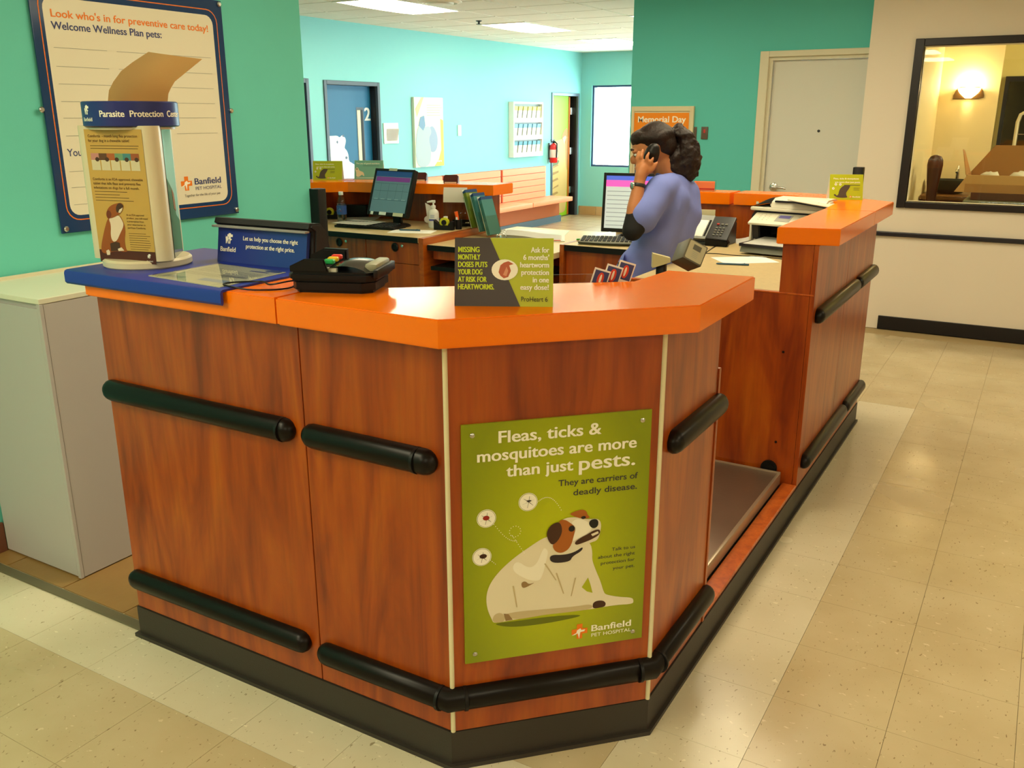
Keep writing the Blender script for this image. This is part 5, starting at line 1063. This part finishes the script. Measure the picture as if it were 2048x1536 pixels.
# fire extinguisher
fe = thing('fire_extinguisher', 'red fire extinguisher hanging beside the green doorway', 'fire extinguisher', (-6.76, 12.80, .90))
mb = MB(); mb.lathe([(.055, 0), (.062, .01), (.062, .23), (.05, .27), (.022, .29), (.020, .30)]); obj('cylinder', mb, mat('extinguisher_red', (196, 26, 26), .3), fe)
mb = MB(); mb.lathe([(.0625, .08), (.0625, .20)]); obj('label_band', mb, mat('extinguisher_label', (220, 190, 180), .5), fe)
mb = MB(); mb.lathe([(.022, .298), (.022, .33)]); mb.box((0, -.03, .345), (.02, .11, .012)); mb.box((0, -.03, .325), (.02, .09, .01), 0, Matrix.Rotation(.2, 3, 'X')); obj('valve_handle', mb, BLACK, fe)
mb = MB(); mb.tube([(.02, 0, .32), (.07, -.02, .29), (.075, -.03, .2), (.07, -.03, .08)], .011, 8); obj('hose', mb, BLACK, fe)
mb = MB(); mb.bb(-.075, -.058, -.03, .03, .05, .30); obj('bracket', mb, DARKG, fe, smooth=0)
# poster with blue figures
pq = thing('wall_poster', 'tall pale poster with blue vet figures and olive corner on the aqua wall', 'poster', (-6.84, 9.53, .99))
mb = MB(); mb.bb(-6.838, -6.80, 9.226, 9.841, .990, 1.825); obj('board', mb, mat('pale_poster', (204, 208, 184), .4), pq, w=True, smooth=0)
pr = Print((-6.7995, 9.226, .99), (0, 1, 0), (0, 0, 1), .0008)
pr.poly([(.615, 0), (.615, .56), (.55, .58), (.56, .2), (.5, .08), (.4, .0)], INK('olive', (188, 190, 80)), 1, 'olive_corner'); pr.lines(.26, .74, .33, 5, .03, .006, I_L, name='caption_text')
for (pts, c) in (([(.0, .0), (.3, .0), (.34, .2), (.28, .34), (.36, .42), (.3, .5), (.2, .48), (.1, .52), (.02, .4)], (186, 204, 214)), ([(.08, .5), (.12, .6), (.2, .62), (.22, .5), (.17, .44)], (122, 160, 196)), ([(.03, .1), (.12, .12), (.16, .24), (.1, .28), (.02, .24)], (120, 156, 190)), ([(.24, .2), (.44, .16), (.5, .34), (.4, .5), (.3, .48), (.22, .38)], (160, 182, 210)), ([(.15, .36), (.2, .38), (.22, .28), (.17, .26)], (110, 120, 146))):
    pr.poly(pts, INK('fig_%d' % c[0], tuple(int(x*.82) for x in c)), 2+(c[0] % 5), 'figure_picture')
pr.poly([(.02, .7), (.16, .835), (.2, .835), (.05, .6)], INK('beam_tan', (176, 166, 128)), 2, 'figure_picture'); pr.text('care', .46, .05, .03, I_W, .10, .01, 3); pr.build(pq, w=True)
# brochure rack on the wall
br = thing('wall_brochure_rack', 'white wall rack with three rows of leaflets beside the green doorway', 'leaflet holder', (-6.84, 12.0, 1.03))
mb = MB(); mb.bb(-6.838, -6.81, 11.57, 12.42, 1.03, 1.79); obj('back_board', mb, mat('rack_gap_shade', (150, 158, 158), .5), br, w=True, smooth=0)  # board greyed so the gaps between leaflets look shaded
mb = MB()
for q0 in ((11.555, 11.575), (12.415, 12.435)): mb.bb(-6.838, -6.755, q0[0], q0[1], 1.025, 1.80)
mb.bb(-6.838, -6.755, 11.575, 12.415, 1.775, 1.80); obj('rack_frame', mb, WHITE, br, w=True, smooth=0)
for r in range(3):
    z = 1.07+.245*r
    mb = MB(); mb.bb(-6.81, -6.755, 11.57, 12.42, z-.045, z+.015); obj('shelf', mb, WHITE, br, w=True, smooth=0)
    for k in range(6):
        mb = MB(); mb.box((-6.785, 11.65+.138*k, z+.095), (.012, .105, .165), 0, Matrix.Rotation(.12, 3, 'Y')); lf_ = obj('leaflet', mb, mat('leaflet_paper', (206, 204, 192), .5), br, w=True, smooth=0)
        mb = MB(); mb.box((-6.777, 11.65+.138*k, z+.150), (.012, .1055, .055), 0, Matrix.Rotation(.12, 3, 'Y')); mb.b.transform(Matrix.Translation(-Vector(OFF[br.name])))
        obj('leaflet_head', mb, mat('lf_%d' % ((k*5+r*3) % 5), [(70, 130, 150), (206, 200, 60), (222, 130, 50), (90, 150, 190), (150, 110, 70)][(k*5+r*3) % 5], .5), lf_, smooth=0)
mb = MB(); mb.bb(-6.839, -6.828, 10.22, 10.30, 1.35, 1.49, .002); one('switch_plate', mb, mat('pale_aqua_plate', (176, 220, 214), .4), 'blank aqua switch plate between pale poster and leaflet rack', 'switch plate', (-6.84, 10.25, 1.35), w=True)
sl = thing('slip_holder', 'small white slip holder with curled paper beside door number two', 'paper holder', (-6.84, 8.79, 1.30))
mb = MB(); mb.bb(-6.838, -6.825, 8.655, 8.93, 1.29, 1.525, .002); obj('board', mb, WHITE, sl, w=True, smooth=0)
mb = MB(); mb.sheet(lambda u, v: Vector((-6.820+.03*u*u*v, 8.70+.20*u, 1.32+.14*v)), 6, 4, .0008); obj('paper', mb, mat('greyish_paper', (206, 200, 192), .6), sl, w=True)
# framed orange holiday sign
ms = thing('holiday_sign', 'cream framed orange Memorial Day sign behind the woman on the green wall', 'sign', (-2.915, 7.50, 1.0))
mb = MB()
for a in ((-3.19, -3.165, .95, 1.68), (-2.665, -2.632, .95, 1.68), (-3.165, -2.665, 1.64, 1.68), (-3.165, -2.665, 1.395, 1.43), (-3.165, -2.665, .95, .975)): mb.bb(a[0], a[1], 7.47, 7.498, a[2], a[3], .002, 1)
obj('frame', mb, mat('cream_sign_frame', (216, 206, 168), .5), ms, w=True, smooth=0)
mb = MB(); mb.bb(-3.165, -2.665, 7.480, 7.49, .975, 1.64); obj('backing', mb, CREAM, ms, w=True, smooth=0)
pr = Print((-3.165, 7.4795, .975), (1, 0, 0), (0, 0, 1), .0006); pr.rect(.0, .46, .492, .652, INK('sign_orange', (242, 140, 10)), 1, 'orange_panel')
pr.text('Memorial Day', .035, .575, .052, I_W, .43, .018); pr.text('We will', .15, .49, .05, I_W, .22, .018); pr.rect(.02, .02, .48, .40, INK('sign_navy', (60, 70, 90)), 1, 'lower_panel'); pr.lines(.06, .34, .36, 5, .06, .015, I_W); pr.build(ms, w=True)
for lab, x0, x1, z0, z1 in (('brown wall switch plate with red light, right of the holiday sign', -2.565, -2.508, 1.415, 1.515), ('narrow dark switch plate half behind the holiday sign frame', -2.628, -2.605, 1.415, 1.513)):
    t = thing('switch_plate', lab, 'switch plate', ((x0+x1)/2, 7.5, z0)); mb = MB(); mb.bb(x0, x1, 7.49, 7.4995, z0, z1, .002); obj('plate', mb, mat('brown_plate', (96, 84, 72), .4), t, w=True)
    if x1-x0 > .04: mb = MB(); mb.bb(x0+.02, x1-.02, 7.486, 7.4905, z0+.05, z1-.02, .001); obj('red_light', mb, mat('red_light', (190, 60, 60), .4), t, w=True)
mb = MB(); mb.bb(-1.045, -.985, 5.90, 5.96, 0, 1.30, .004); one('dark_post', mb, BLACK, 'dark square post top showing behind the lime tent card', 'post', (-1.015, 5.93, 0), w=True)

# ================================================================ GROOMING ROOM
sc = thing('wall_sconce', 'lit half-bowl wall sconce seen through the framed window', 'wall lamp', (-.705, 9.0, 1.74))
mb = MB(); mb.prism([(-.12+.12*0, 0), (-.12, .03), (-.105, .07), (-.07, .10), (.07, .10), (.105, .07), (.12, .03), (.12, .01), (.08, .0), (-.08, .0)], -.012, -.001, .003, 'y'); obj('backplate', mb, mat('bronze', (130, 100, 60), .35, metal=.6), sc)
mb = MB(); mb.sheet(lambda u, v: Vector((.09*math.cos(math.pi*u)*(.25+.75*math.sin(v*R90)), -.014-.085*math.sin(math.pi*u)*(.25+.75*math.sin(v*R90)), .005+.085*v)), 16, 6, .003); obj('glass_bowl', mb, mat('lit_glass_bowl', (1.0, .78, .42), emit=6, srgb=False), sc)
lp = bpy.data.lights.new('sconce_bulb', 'POINT'); lp.energy = 9; lp.color = (1, .78, .42); lp.shadow_soft_size = .03; lo = bpy.data.objects.new('sconce_bulb', lp); COL.objects.link(lo); lo.parent = sc; lo.location = (0, -.05, .11)
vn = thing('vanity_counter', 'brown vanity counter under the dark basin in the grooming room', 'counter', (-.2, 8.75, 0))
mb = MB(); mb.bb(-.93, .9, 8.45, 8.998, .92, .955, .004); obj('top', mb, mat('brown_stone', (120, 84, 46), .35, var=.3, vscale=20), vn, w=True); mb = MB(); mb.bb(-.92, .88, 8.50, 8.98, 0, .92); obj('body', mb, mat('vanity_wood', (104, 58, 26), .4), vn, w=True, smooth=0)
bs = thing('wash_basin', 'dark oval vessel basin behind the glass, under the lit sconce', 'basin', (-.74, 8.72, .955))
mb = MB(); mb.lathe([(.07, 0), (.11, .01), (.155, .05), (.178, .105), (.182, .12), (.172, .12), (.15, .06), (.05, .03)], seg=28, sy=.75); obj('bowl', mb, mat('dark_green_stone', (44, 56, 50), .3, var=.2, vscale=20), bs)
fa = thing('faucet', 'small chrome faucet above the dark basin', 'faucet', (-.70, 8.90, .955))
mb = MB(); mb.tube([(0, 0, 0), (0, 0, .16), (0, -.02, .19), (0, -.07, .195), (0, -.09, .175)], [.016, .015, .014, .012, .011], 12); obj('spout', mb, CHROME, fa); mb = MB(); mb.tube([(0, .0, .185), (.0, .02, .225)], [.012, .008], 8); obj('handle', mb, CHROME, fa)
sc2 = thing('styling_chair', 'dark brown carved upright backrest standing before the basin', 'chair', (-.79, 7.92, 0))
mb = MB(); mb.lathe([(.030, .80), (.034, .92), (.040, 1.04), (.052, 1.16), (.058, 1.23), (.054, 1.27), (.040, 1.295), (.018, 1.306), (.003, 1.308)], seg=20, sy=.6); obj('backrest', mb, mat('dark_walnut', (66, 34, 20), .3), sc2)
mb = MB(); mb.bb(-.16, .16, -.18, .18, .44, .49, .015); obj('seat', mb, mat('dark_walnut', (66, 34, 20), .3), sc2)
mb = MB(); mb.bb(-.02, .02, -.012, .012, .48, .85, .004); obj('back_post', mb, MT['dark_walnut'], sc2)
for sx_, sy_ in ((-.14, -.15), (.14, -.15), (-.14, .15), (.14, .15)): mb = MB(); mb.tube([(sx_, sy_, 0), (sx_, sy_, .45)], [.014, .02], 8); obj('leg', mb, MT['dark_walnut'], sc2)
gt = thing('grooming_table', 'grey topped grooming table behind the glass carrying the cardboard box', 'table', (-.1, 8.0, 0))
mb = MB(); mb.bb(-.545, .45, 7.72, 8.30, .955, .985, .008); obj('table_top', mb, mat('grey_green_top', (120, 118, 86), .4), gt, w=True)
for x, y in ((-.48, 7.78), (.38, 7.78), (-.48, 8.24), (.38, 8.24)): mb = MB(); mb.bb(x-.02, x+.02, y-.02, y+.02, 0, .955); obj('leg', mb, DARKG, gt, w=True, smooth=0)
mb = MB(); mb.bb(-.47, .4, 7.80, 8.22, .30, .32); obj('lower_shelf', mb, MT['vanity_wood'], gt, w=True, smooth=0)
mb = MB(); mb.bb(-.50, .35, 7.76, 8.20, .986, 1.04, .003); one('closed_carton', mb, mat('dark_carton', (86, 50, 26), .7), 'flat dark brown carton under the open cardboard box', 'box', (-.08, 7.98, .986), w=True, smooth=0)
bx = thing('open_carton', 'open cardboard box with raised lid flaps behind the framed window', 'box', (-.1, 7.98, 1.04))
mb = MB(); mb.bb(-.45, -.44, -.2, .2, 0, .13); mb.bb(.44, .45, -.2, .2, 0, .13); mb.bb(-.44, .44, -.2, -.19, 0, .13); mb.bb(-.44, .44, .19, .2, 0, .13); mb.bb(-.44, .44, -.19, .19, 0, .008)
mb.b.transform(Matrix.Translation((0, 0, 0))); obj('carton_body', mb, CARD, bx, smooth=0)
mb = MB(); mb.prism([(-.45, .13), (.45, .13), (.45, .34), (-.30, .34)], .19, .196, 0, 'y'); obj('rear_flap', mb, CARD, bx, smooth=0)
mb = MB(); mb.prism([(-.2, .13), (.19, .13), (.19, .30), (.1, .32)], -.455, -.449, 0, 'x'); mb.b.transform(Matrix.Translation((-.45, 0, .13)) @ Matrix.Rotation(-.35, 4, 'Y') @ Matrix.Translation((.45, 0, -.13))) ; mb.b.transform(Matrix.Rotation(0, 4, 'Z')); obj('side_flap', mb, CARD, bx, smooth=0)
mb = MB(); mb.prism([(-.45, .13), (.45, .13), (.45, .128), (-.45, .128)], -.2, -.199, 0, 'y'); mb.b.free()
mb = MB(); mb.prism([(-.44, 0), (.44, 0), (.44, -.13), (-.52, -.13)], -.006, 0, 0, 'y'); mb.b.transform(Matrix.Translation((0, -.202, .13)) @ Matrix.Rotation(.12, 4, 'X')); obj('front_flap', mb, mat('light_cardboard', (206, 160, 96), .8), bx, smooth=0)
for k, (x, y) in enumerate(((-.3, 0), (-.1, .05), (.1, -.03), (.3, .03))):
    b = MB(); b.ell((x, y, .11), (.07, .06, .04), u=12, v=8)
    for v in b.b.verts: v.co += Vector((0, 0, 1))*noise.noise(v.co*30)*.02
    obj('crumpled_filler', b, MT['white_bag'], bx)
mr = thing('framed_mirror', 'large dark framed mirror on the far grooming room wall', 'mirror', (.4, 9.05, .95))
mb = MB(); 
for a in ((-.44, -.41, .96, 1.92), (1.2, 1.23, .96, 1.92), (-.41, 1.2, 1.88, 1.92), (-.41, 1.2, .96, .99)): mb.bb(a[0], a[1], 9.012, 9.048, a[2], a[3])
obj('frame', mb, BLKF, mr, w=True, smooth=0)
mb = MB(); mb.bb(-.41, 1.2, 9.03, 9.045, .99, 1.88); obj('mirror_glass', mb, mat('dim_mirror', (120, 116, 96), .06, metal=1), mr, w=True, smooth=0)
cg = thing('wire_cage_door', 'pale rounded wire cage door in front of the mirror', 'cage', (-.1, 8.94, .92))
P_ = [(-.30, 8.94, .93), (-.30, 8.94, 1.55), (-.285, 8.94, 1.61), (-.24, 8.94, 1.64), (.3, 8.94, 1.64), (.35, 8.94, 1.6), (.36, 8.94, 1.5), (.36, 8.94, .93)]
mb = MB(); mb.tube(P_, .014, 8); obj('outer_tube', mb, CREAM, cg, w=True)
for k in range(7): mb = MB(); mb.tube([(-.2+.08*k, 8.94, .93), (-.2+.08*k, 8.94, 1.63)], .004, 6); obj('wire', mb, CHROME, cg, w=True)
for k in range(3): mb = MB(); mb.tube([(-.3, 8.94, 1.05+.2*k), (.36, 8.94, 1.05+.2*k)], .004, 6); obj('cross_wire', mb, CHROME, cg, w=True)

# ================================================================ THE WOMAN ON THE PHONE
W0 = (-1.63, 4.085, 0)          # local x = picture right, local y = away from the camera
wo = thing('person', 'dark haired woman in blue scrub top holding a black phone handset to her ear', 'person', W0, yaw)
SKIN = mat('warm_brown_skin', (186, 120, 74), .5, var=.05, vscale=20, bump=.1, bscale=300)
SCR = mat('blue_scrub_cloth', (118, 132, 206), .8, var=.06, vscale=9, bump=.4, bscale=500)
HAIR = mat('dark_brown_hair', (30, 17, 11), .55, spec=.35, var=.7, vscale=45, bump=1.0, bscale=160)
PANT = mat('navy_trousers', (40, 48, 84), .8); SLV = mat('black_undershirt', (16, 16, 18), .8, bump=.2)
def organic(name, caps, ells, voxel, m, parent, it=6, disp=None, sub=None, label=None):
    mb = MB()
    for path, rad in caps:
        pv = [Vector(p) for p in path]
        for i in range(len(pv)-1):
            a, b_ = pv[i], pv[i+1]; n = 3
            mb.tube([a.lerp(b_, k/n) for k in range(n+1)], [rad[i]+(rad[i+1]-rad[i])*k/n for k in range(n+1)], 16)
        for p_, r_e in zip(pv, rad): mb.ell(p_, (r_e,)*3, u=16, v=10)
    for c, r, rot in ells: mb.ell(c, r, rot, 28, 18)
    me = bpy.data.meshes.new(name); mb.b.to_mesh(me); mb.b.free()
    o = bpy.data.objects.new(name, me); COL.objects.link(o)
    r = o.modifiers.new('r', 'REMESH'); r.mode = 'VOXEL'; r.voxel_size = voxel; r.use_smooth_shade = True
    s = o.modifiers.new('s', 'SMOOTH'); s.iterations = it; s.factor = .6
    dg = bpy.context.evaluated_depsgraph_get(); dg.update(); me2 = bpy.data.meshes.new_from_object(o.evaluated_get(dg))
    o.modifiers.clear(); o.data = me2; bpy.data.meshes.remove(me); me2.materials.clear(); me2.materials.append(m)
    if disp:
        nn = [v.normal.copy() for v in me2.vertices]
        for v, nv in zip(me2.vertices, nn): v.co += nv*disp(v.co)
    me2.shade_smooth(); o.parent = parent
    if label: o['label'] = label
    me2.name = name; return o
RY = lambda a: Matrix.Rotation(math.radians(a), 3, 'Y'); RZ = lambda a: Matrix.Rotation(math.radians(a), 3, 'Z'); RX = lambda a: Matrix.Rotation(math.radians(a), 3, 'X')
HC = Vector((.0, 0, 1.462))
HR = RZ(-8) @ RY(-22)                 # head faces picture left, bowed
def H(x, y, z): return HC+HR @ Vector((x, y, z))
SHL = Vector((.020, -.150, 1.272)); ELB = Vector((-.112, -.235, 1.100)); WR = Vector((-.083, -.19, 1.315))
SHR = Vector((.155, .150, 1.275)); ELR = Vector((.12, .24, 1.03)); WRR = Vector((.03, .17, .90))
HN = Vector((-.066, -.178, 1.375))   # palm centre
fing = [([(-.088, -.165, 1.385), (-.094, -.165, 1.415), (-.086, -.150, 1.445)], [.0105, .0095, .0078]),
        ([(-.070, -.172, 1.392), (-.078, -.178, 1.424), (-.070, -.165, 1.452)], [.0105, .0095, .0078]),
        ([(-.050, -.180, 1.388), (-.056, -.196, 1.418), (-.046, -.186, 1.440)], [.0105, .0092, .0075]),
        ([(-.036, -.182, 1.380), (-.036, -.202, 1.402), (-.026, -.196, 1.420)], [.0095, .0082, .0068])]
caps = [([(.055, .0, 1.385), (.075, .0, 1.33), (.085, 0, 1.28)], [.055, .056, .07]),                     # neck
        ([SHL, ELB], [.050, .040]), ([ELB, (-.104, -.218, 1.20), WR], [.040, .036, .0265]),
        ([SHR, ELR], [.050, .040]), ([ELR, WRR], [.038, .026]), ([WRR, WRR+Vector((-.06, -.03, -.012))], [.026, .024]),
        ([WR, (-.078, -.187, 1.345), HN], [.0265, .027, .028]), ([HN+Vector((-.018, .008, 0)), HN+Vector((.022, -.004, 0))], [.020, .019]),
        ([HN+Vector((.012, -.002, -.022)), HN+Vector((.040, -.014, -.004)), HN+Vector((.058, -.012, .022))], [.016, .0115, .0085]),   # thumb
        ([(.09, 0, 1.25), (.08, 0, 1.12), (.02, 0, .98), (-.02, 0, .86)], [.10, .105, .10, .11]),
        ([(-.03, -.075, .84), (-.04, -.08, .45), (-.035, -.085, .09)], [.085, .058, .04]), ([(-.03, .075, .84), (-.04, .08, .45), (-.035, .085, .09)], [.085, .058, .04]),
        ([(-.02, -.085, .05), (-.15, -.10, .035)], [.042, .032]), ([(-.02, .085, .05), (-.15, .10, .035)], [.042, .032])]+fing
for k in range(4):
    b0 = WRR+Vector((-.06, -.05+.018*k, -.012)); caps.append(([b0, b0+Vector((-.035, -.012, -.008)), b0+Vector((-.055, -.016, -.022))], [.0095, .0085, .007]))
caps.append(([WRR+Vector((-.03, -.045, -.01)), WRR+Vector((-.055, -.07, -.015))], [.011, .008]))
ells = [(H(.0, 0, .006), (.095, .072, .096), HR), (H(-.035, 0, -.05), (.066, .055, .066), HR), (H(-.062, 0, -.082), (.032, .034, .026), HR), (H(-.103, 0, -.022), (.018, .012, .022), HR @ RY(20)), (H(-.112, 0, -.032), (.011, .013, .009), HR),
        (H(-.096, 0, -.060), (.012, .022, .007), HR), (H(-.095, 0, -.070), (.011, .020, .006), HR), (H(-.088, -.030, .012), (.012, .02, .010), HR), (H(-.088, .030, .012), (.012, .02, .010), HR), (H(-.070, -.045, -.03), (.02, .018, .02), HR), (H(-.070, .045, -.03), (.02, .018, .02), HR),
        (H(.012, -.078, -.012), (.018, .009, .030), HR @ RY(15)), (H(.012, .078, -.012), (.018, .009, .030), HR @ RY(15))]
body = organic('body', caps, ells, .006, SKIN, wo, 4)
# eyes, brows, lips
for s_ in (-1, 1):
    mb = MB(); mb.ell(H(-.0855, s_*.030, -.004), (.009, .011, .008)); ey = obj('eye', mb, WHITE, wo); mb = MB(); mb.ell(H(-.0915, s_*.0305, -.005), (.004, .0055, .0055)); obj('iris', mb, INK('eye_dark', (40, 24, 16)), ey)
    mb = MB(); mb.tube([H(-.098, s_*.014, .020), H(-.098, s_*.030, .026), H(-.086, s_*.046, .021)], [.003, .0035, .002], 8); obj('eyebrow', mb, HAIR, wo)
mb = MB(); mb.tube([H(-.100, -.022, -.065), H(-.108, 0, -.064), H(-.100, .022, -.065)], [.003, .006, .003], 10); obj('lips', mb, mat('lips', (150, 72, 60), .4), wo)
# hair: cap swept back, ponytail
def hd(s, a): return lambda co: a*(noise.noise(co*s)+.5*noise.noise(co*s*2.3))
hair = organic('hair', [([H(-.03, -.045, .055), H(.04, -.062, .03), H(.085, -.03, .03)], [.028, .034, .03])], [(H(.020, 0, .020), (.094, .079, .090), HR), (H(-.030, 0, .050), (.062, .064, .046), HR @ RY(20)), (H(.06, 0, -.01), (.052, .068, .06), HR)], .006, HAIR, wo, 5, hd(40, .002), label='dark hair pulled back smoothly')
pt_ = organic('ponytail', [([(.088, .0, 1.515), (.120, -.0, 1.535), (.150, -.005, 1.50), (.165, -.01, 1.45), (.170, -.01, 1.40), (.165, -.01, 1.355)], [.028, .034, .044, .054, .062, .052]), ([(.10, -.01, 1.45), (.10, -.02, 1.40), (.12, -.02, 1.36)], [.03, .04, .04]), ([(.18, -.01, 1.38), (.215, -.01, 1.335)], [.04, .012]), ([(.15, -.02, 1.36), (.165, -.03, 1.318)], [.03, .010])], [], .006, HAIR, wo, 3, hd(30, .010), label='wavy dark brown ponytail')
mb = MB(); mb.lathe([(.026, -.008), (.032, 0), (.026, .008)], M=RY(62), c=(.098, 0, 1.522)); obj('hair_tie', mb, BLACK, wo)
# scrub top
def fold(co): return .005*math.sin(co.x*30+co.z*34+co.y*24+3*noise.noise(co*6))*max(0, min(1, (1.30-co.z)*4))+.006*noise.noise(co*11)
top_ = organic('scrub_top', [([(.075, .0, 1.295), (.095, .0, 1.25), (.105, .0, 1.16), (.085, .0, 1.06), (.04, 0, .96), (-.005, 0, .87), (-.03, 0, .78)], [.075, .105, .120, .118, .118, .126, .134]),
     ([(.07, -.09, 1.285), SHL, SHL.lerp(ELB, .66)], [.062, .068, .078]), ([(.10, .09, 1.285), SHR, SHR.lerp(ELR, .6)], [.065, .066, .066]),
     ([(.085, -.085, 1.23), (.05, -.075, 1.08), (-.045, -.06, .92), (-.085, -.06, .78)], [.085, .09, .10, .12]), ([(.155, .075, 1.22), (.135, .065, 1.08), (.05, .06, .93), (-.01, .06, .79)], [.095, .095, .09, .105]), ([(.165, .02, 1.24), (.165, .0, 1.14), (.12, .0, 1.03)], [.075, .085, .08])], [], .009, SCR, wo, 8, fold, label='loose periwinkle blue scrub top')
organic('undershirt_sleeve', [([SHL.lerp(ELB, .5), ELB, ELB.lerp(WR, .30)], [.054, .049, .042])], [], .007, SLV, wo, 3, label='black elbow sleeve')
organic('undershirt_sleeve', [([SHR.lerp(ELR, .5), ELR, ELR.lerp(WRR, .30)], [.054, .049, .042])], [], .009, SLV, wo, 3)
organic('collar_band', [([(.020, -.045, 1.335), (.06, -.062, 1.325), (.10, -.045, 1.335), (.115, .0, 1.345)], [.011, .011, .011, .010])], [], .006, mat('navy_collar', (62, 70, 120), .8), wo, 2)
organic('trousers', [([(-.02, 0, .86), (-.02, 0, .80)], [.115, .118]), ([(-.03, -.075, .84), (-.04, -.08, .45), (-.035, -.085, .06)], [.105, .078, .062]), ([(-.03, .075, .84), (-.04, .08, .45), (-.035, .085, .06)], [.105, .078, .062])], [], .012, PANT, wo, 3)
for s_ in (-1, 1): organic('shoe', [([(.01, s_*.09, .045), (-.09, s_*.10, .04), (-.16, s_*.105, .035)], [.045, .046, .036])], [], .008, BLACK, wo, 2)
# pocket and badge
mb = MB(); mb.sheet(lambda u, v: Vector((-.160+.02*u+.016*v, -.085+.11*u-.11, .86+.11*v)), 3, 3, .004); obj('pocket', mb, SCR, wo); mb = MB(); mb.box((-.150, -.150, .930), (.030, .012, .022), .003, RZ(-30)); obj('pocket_clip', mb, mat('olive_clip', (70, 66, 48), .5), wo)
# watch
dW = (HN-ELB).normalized()
mb = MB(); q_ = dW.to_track_quat('Z', 'Y').to_matrix(); mb.lathe([(.030, -.008), (.0315, -.006), (.0315, .006), (.030, .008)], c=WR-dW*.018, M=q_, seg=24); obj('watch_strap', mb, mat('dark_strap', (40, 40, 36), .4), wo)
mb = MB(); mb.lathe([(.017, 0), (.017, .007), (.013, .009)], M=Matrix.Rotation(-R90, 3, 'Y') @ Matrix.Rotation(.3, 3, 'X'), c=WR-dW*.018+Vector((-.028, -.010, 0)), seg=20); obj('watch_case', mb, CHROME, wo, 'silver round watch case')
# handset, held in the hand: a thing of its own
def PH(t): return Vector((-.018, -.150, 1.455)).lerp(Vector((-.062, -.125, 1.318)), t)
hs2 = thing('phone_handset', 'black telephone handset held against the woman\'s ear', 'telephone', W0, yaw)
organic('handset', [([PH(0), PH(.12), PH(.3)], [.028, .034, .028]), ([PH(.25), PH(.5), PH(.78)], [.026, .024, .018]), ([PH(.78), PH(1)+Vector((-.004, .012, 0))], [.018, .022])], [(PH(.2), (.035, .028, .058), RY(16))], .005, BLACK, hs2, 3)
mb = MB(); c0 = PH(1); pts = []
for i in range(140):
    t_ = i/139; base = Vector((-.062, -.122, 1.30)).lerp(Vector((-.03, .02, 1.16)), t_)+Vector((.05*math.sin(math.pi*t_), -.05*math.sin(math.pi*t_), 0)); a_ = i*1.1; pts.append(base+Vector((.006*math.cos(a_), .006*math.sin(a_), 0)))
mb.tube(pts, .002, 5); obj('coiled_cord', mb, BLACK, hs2)
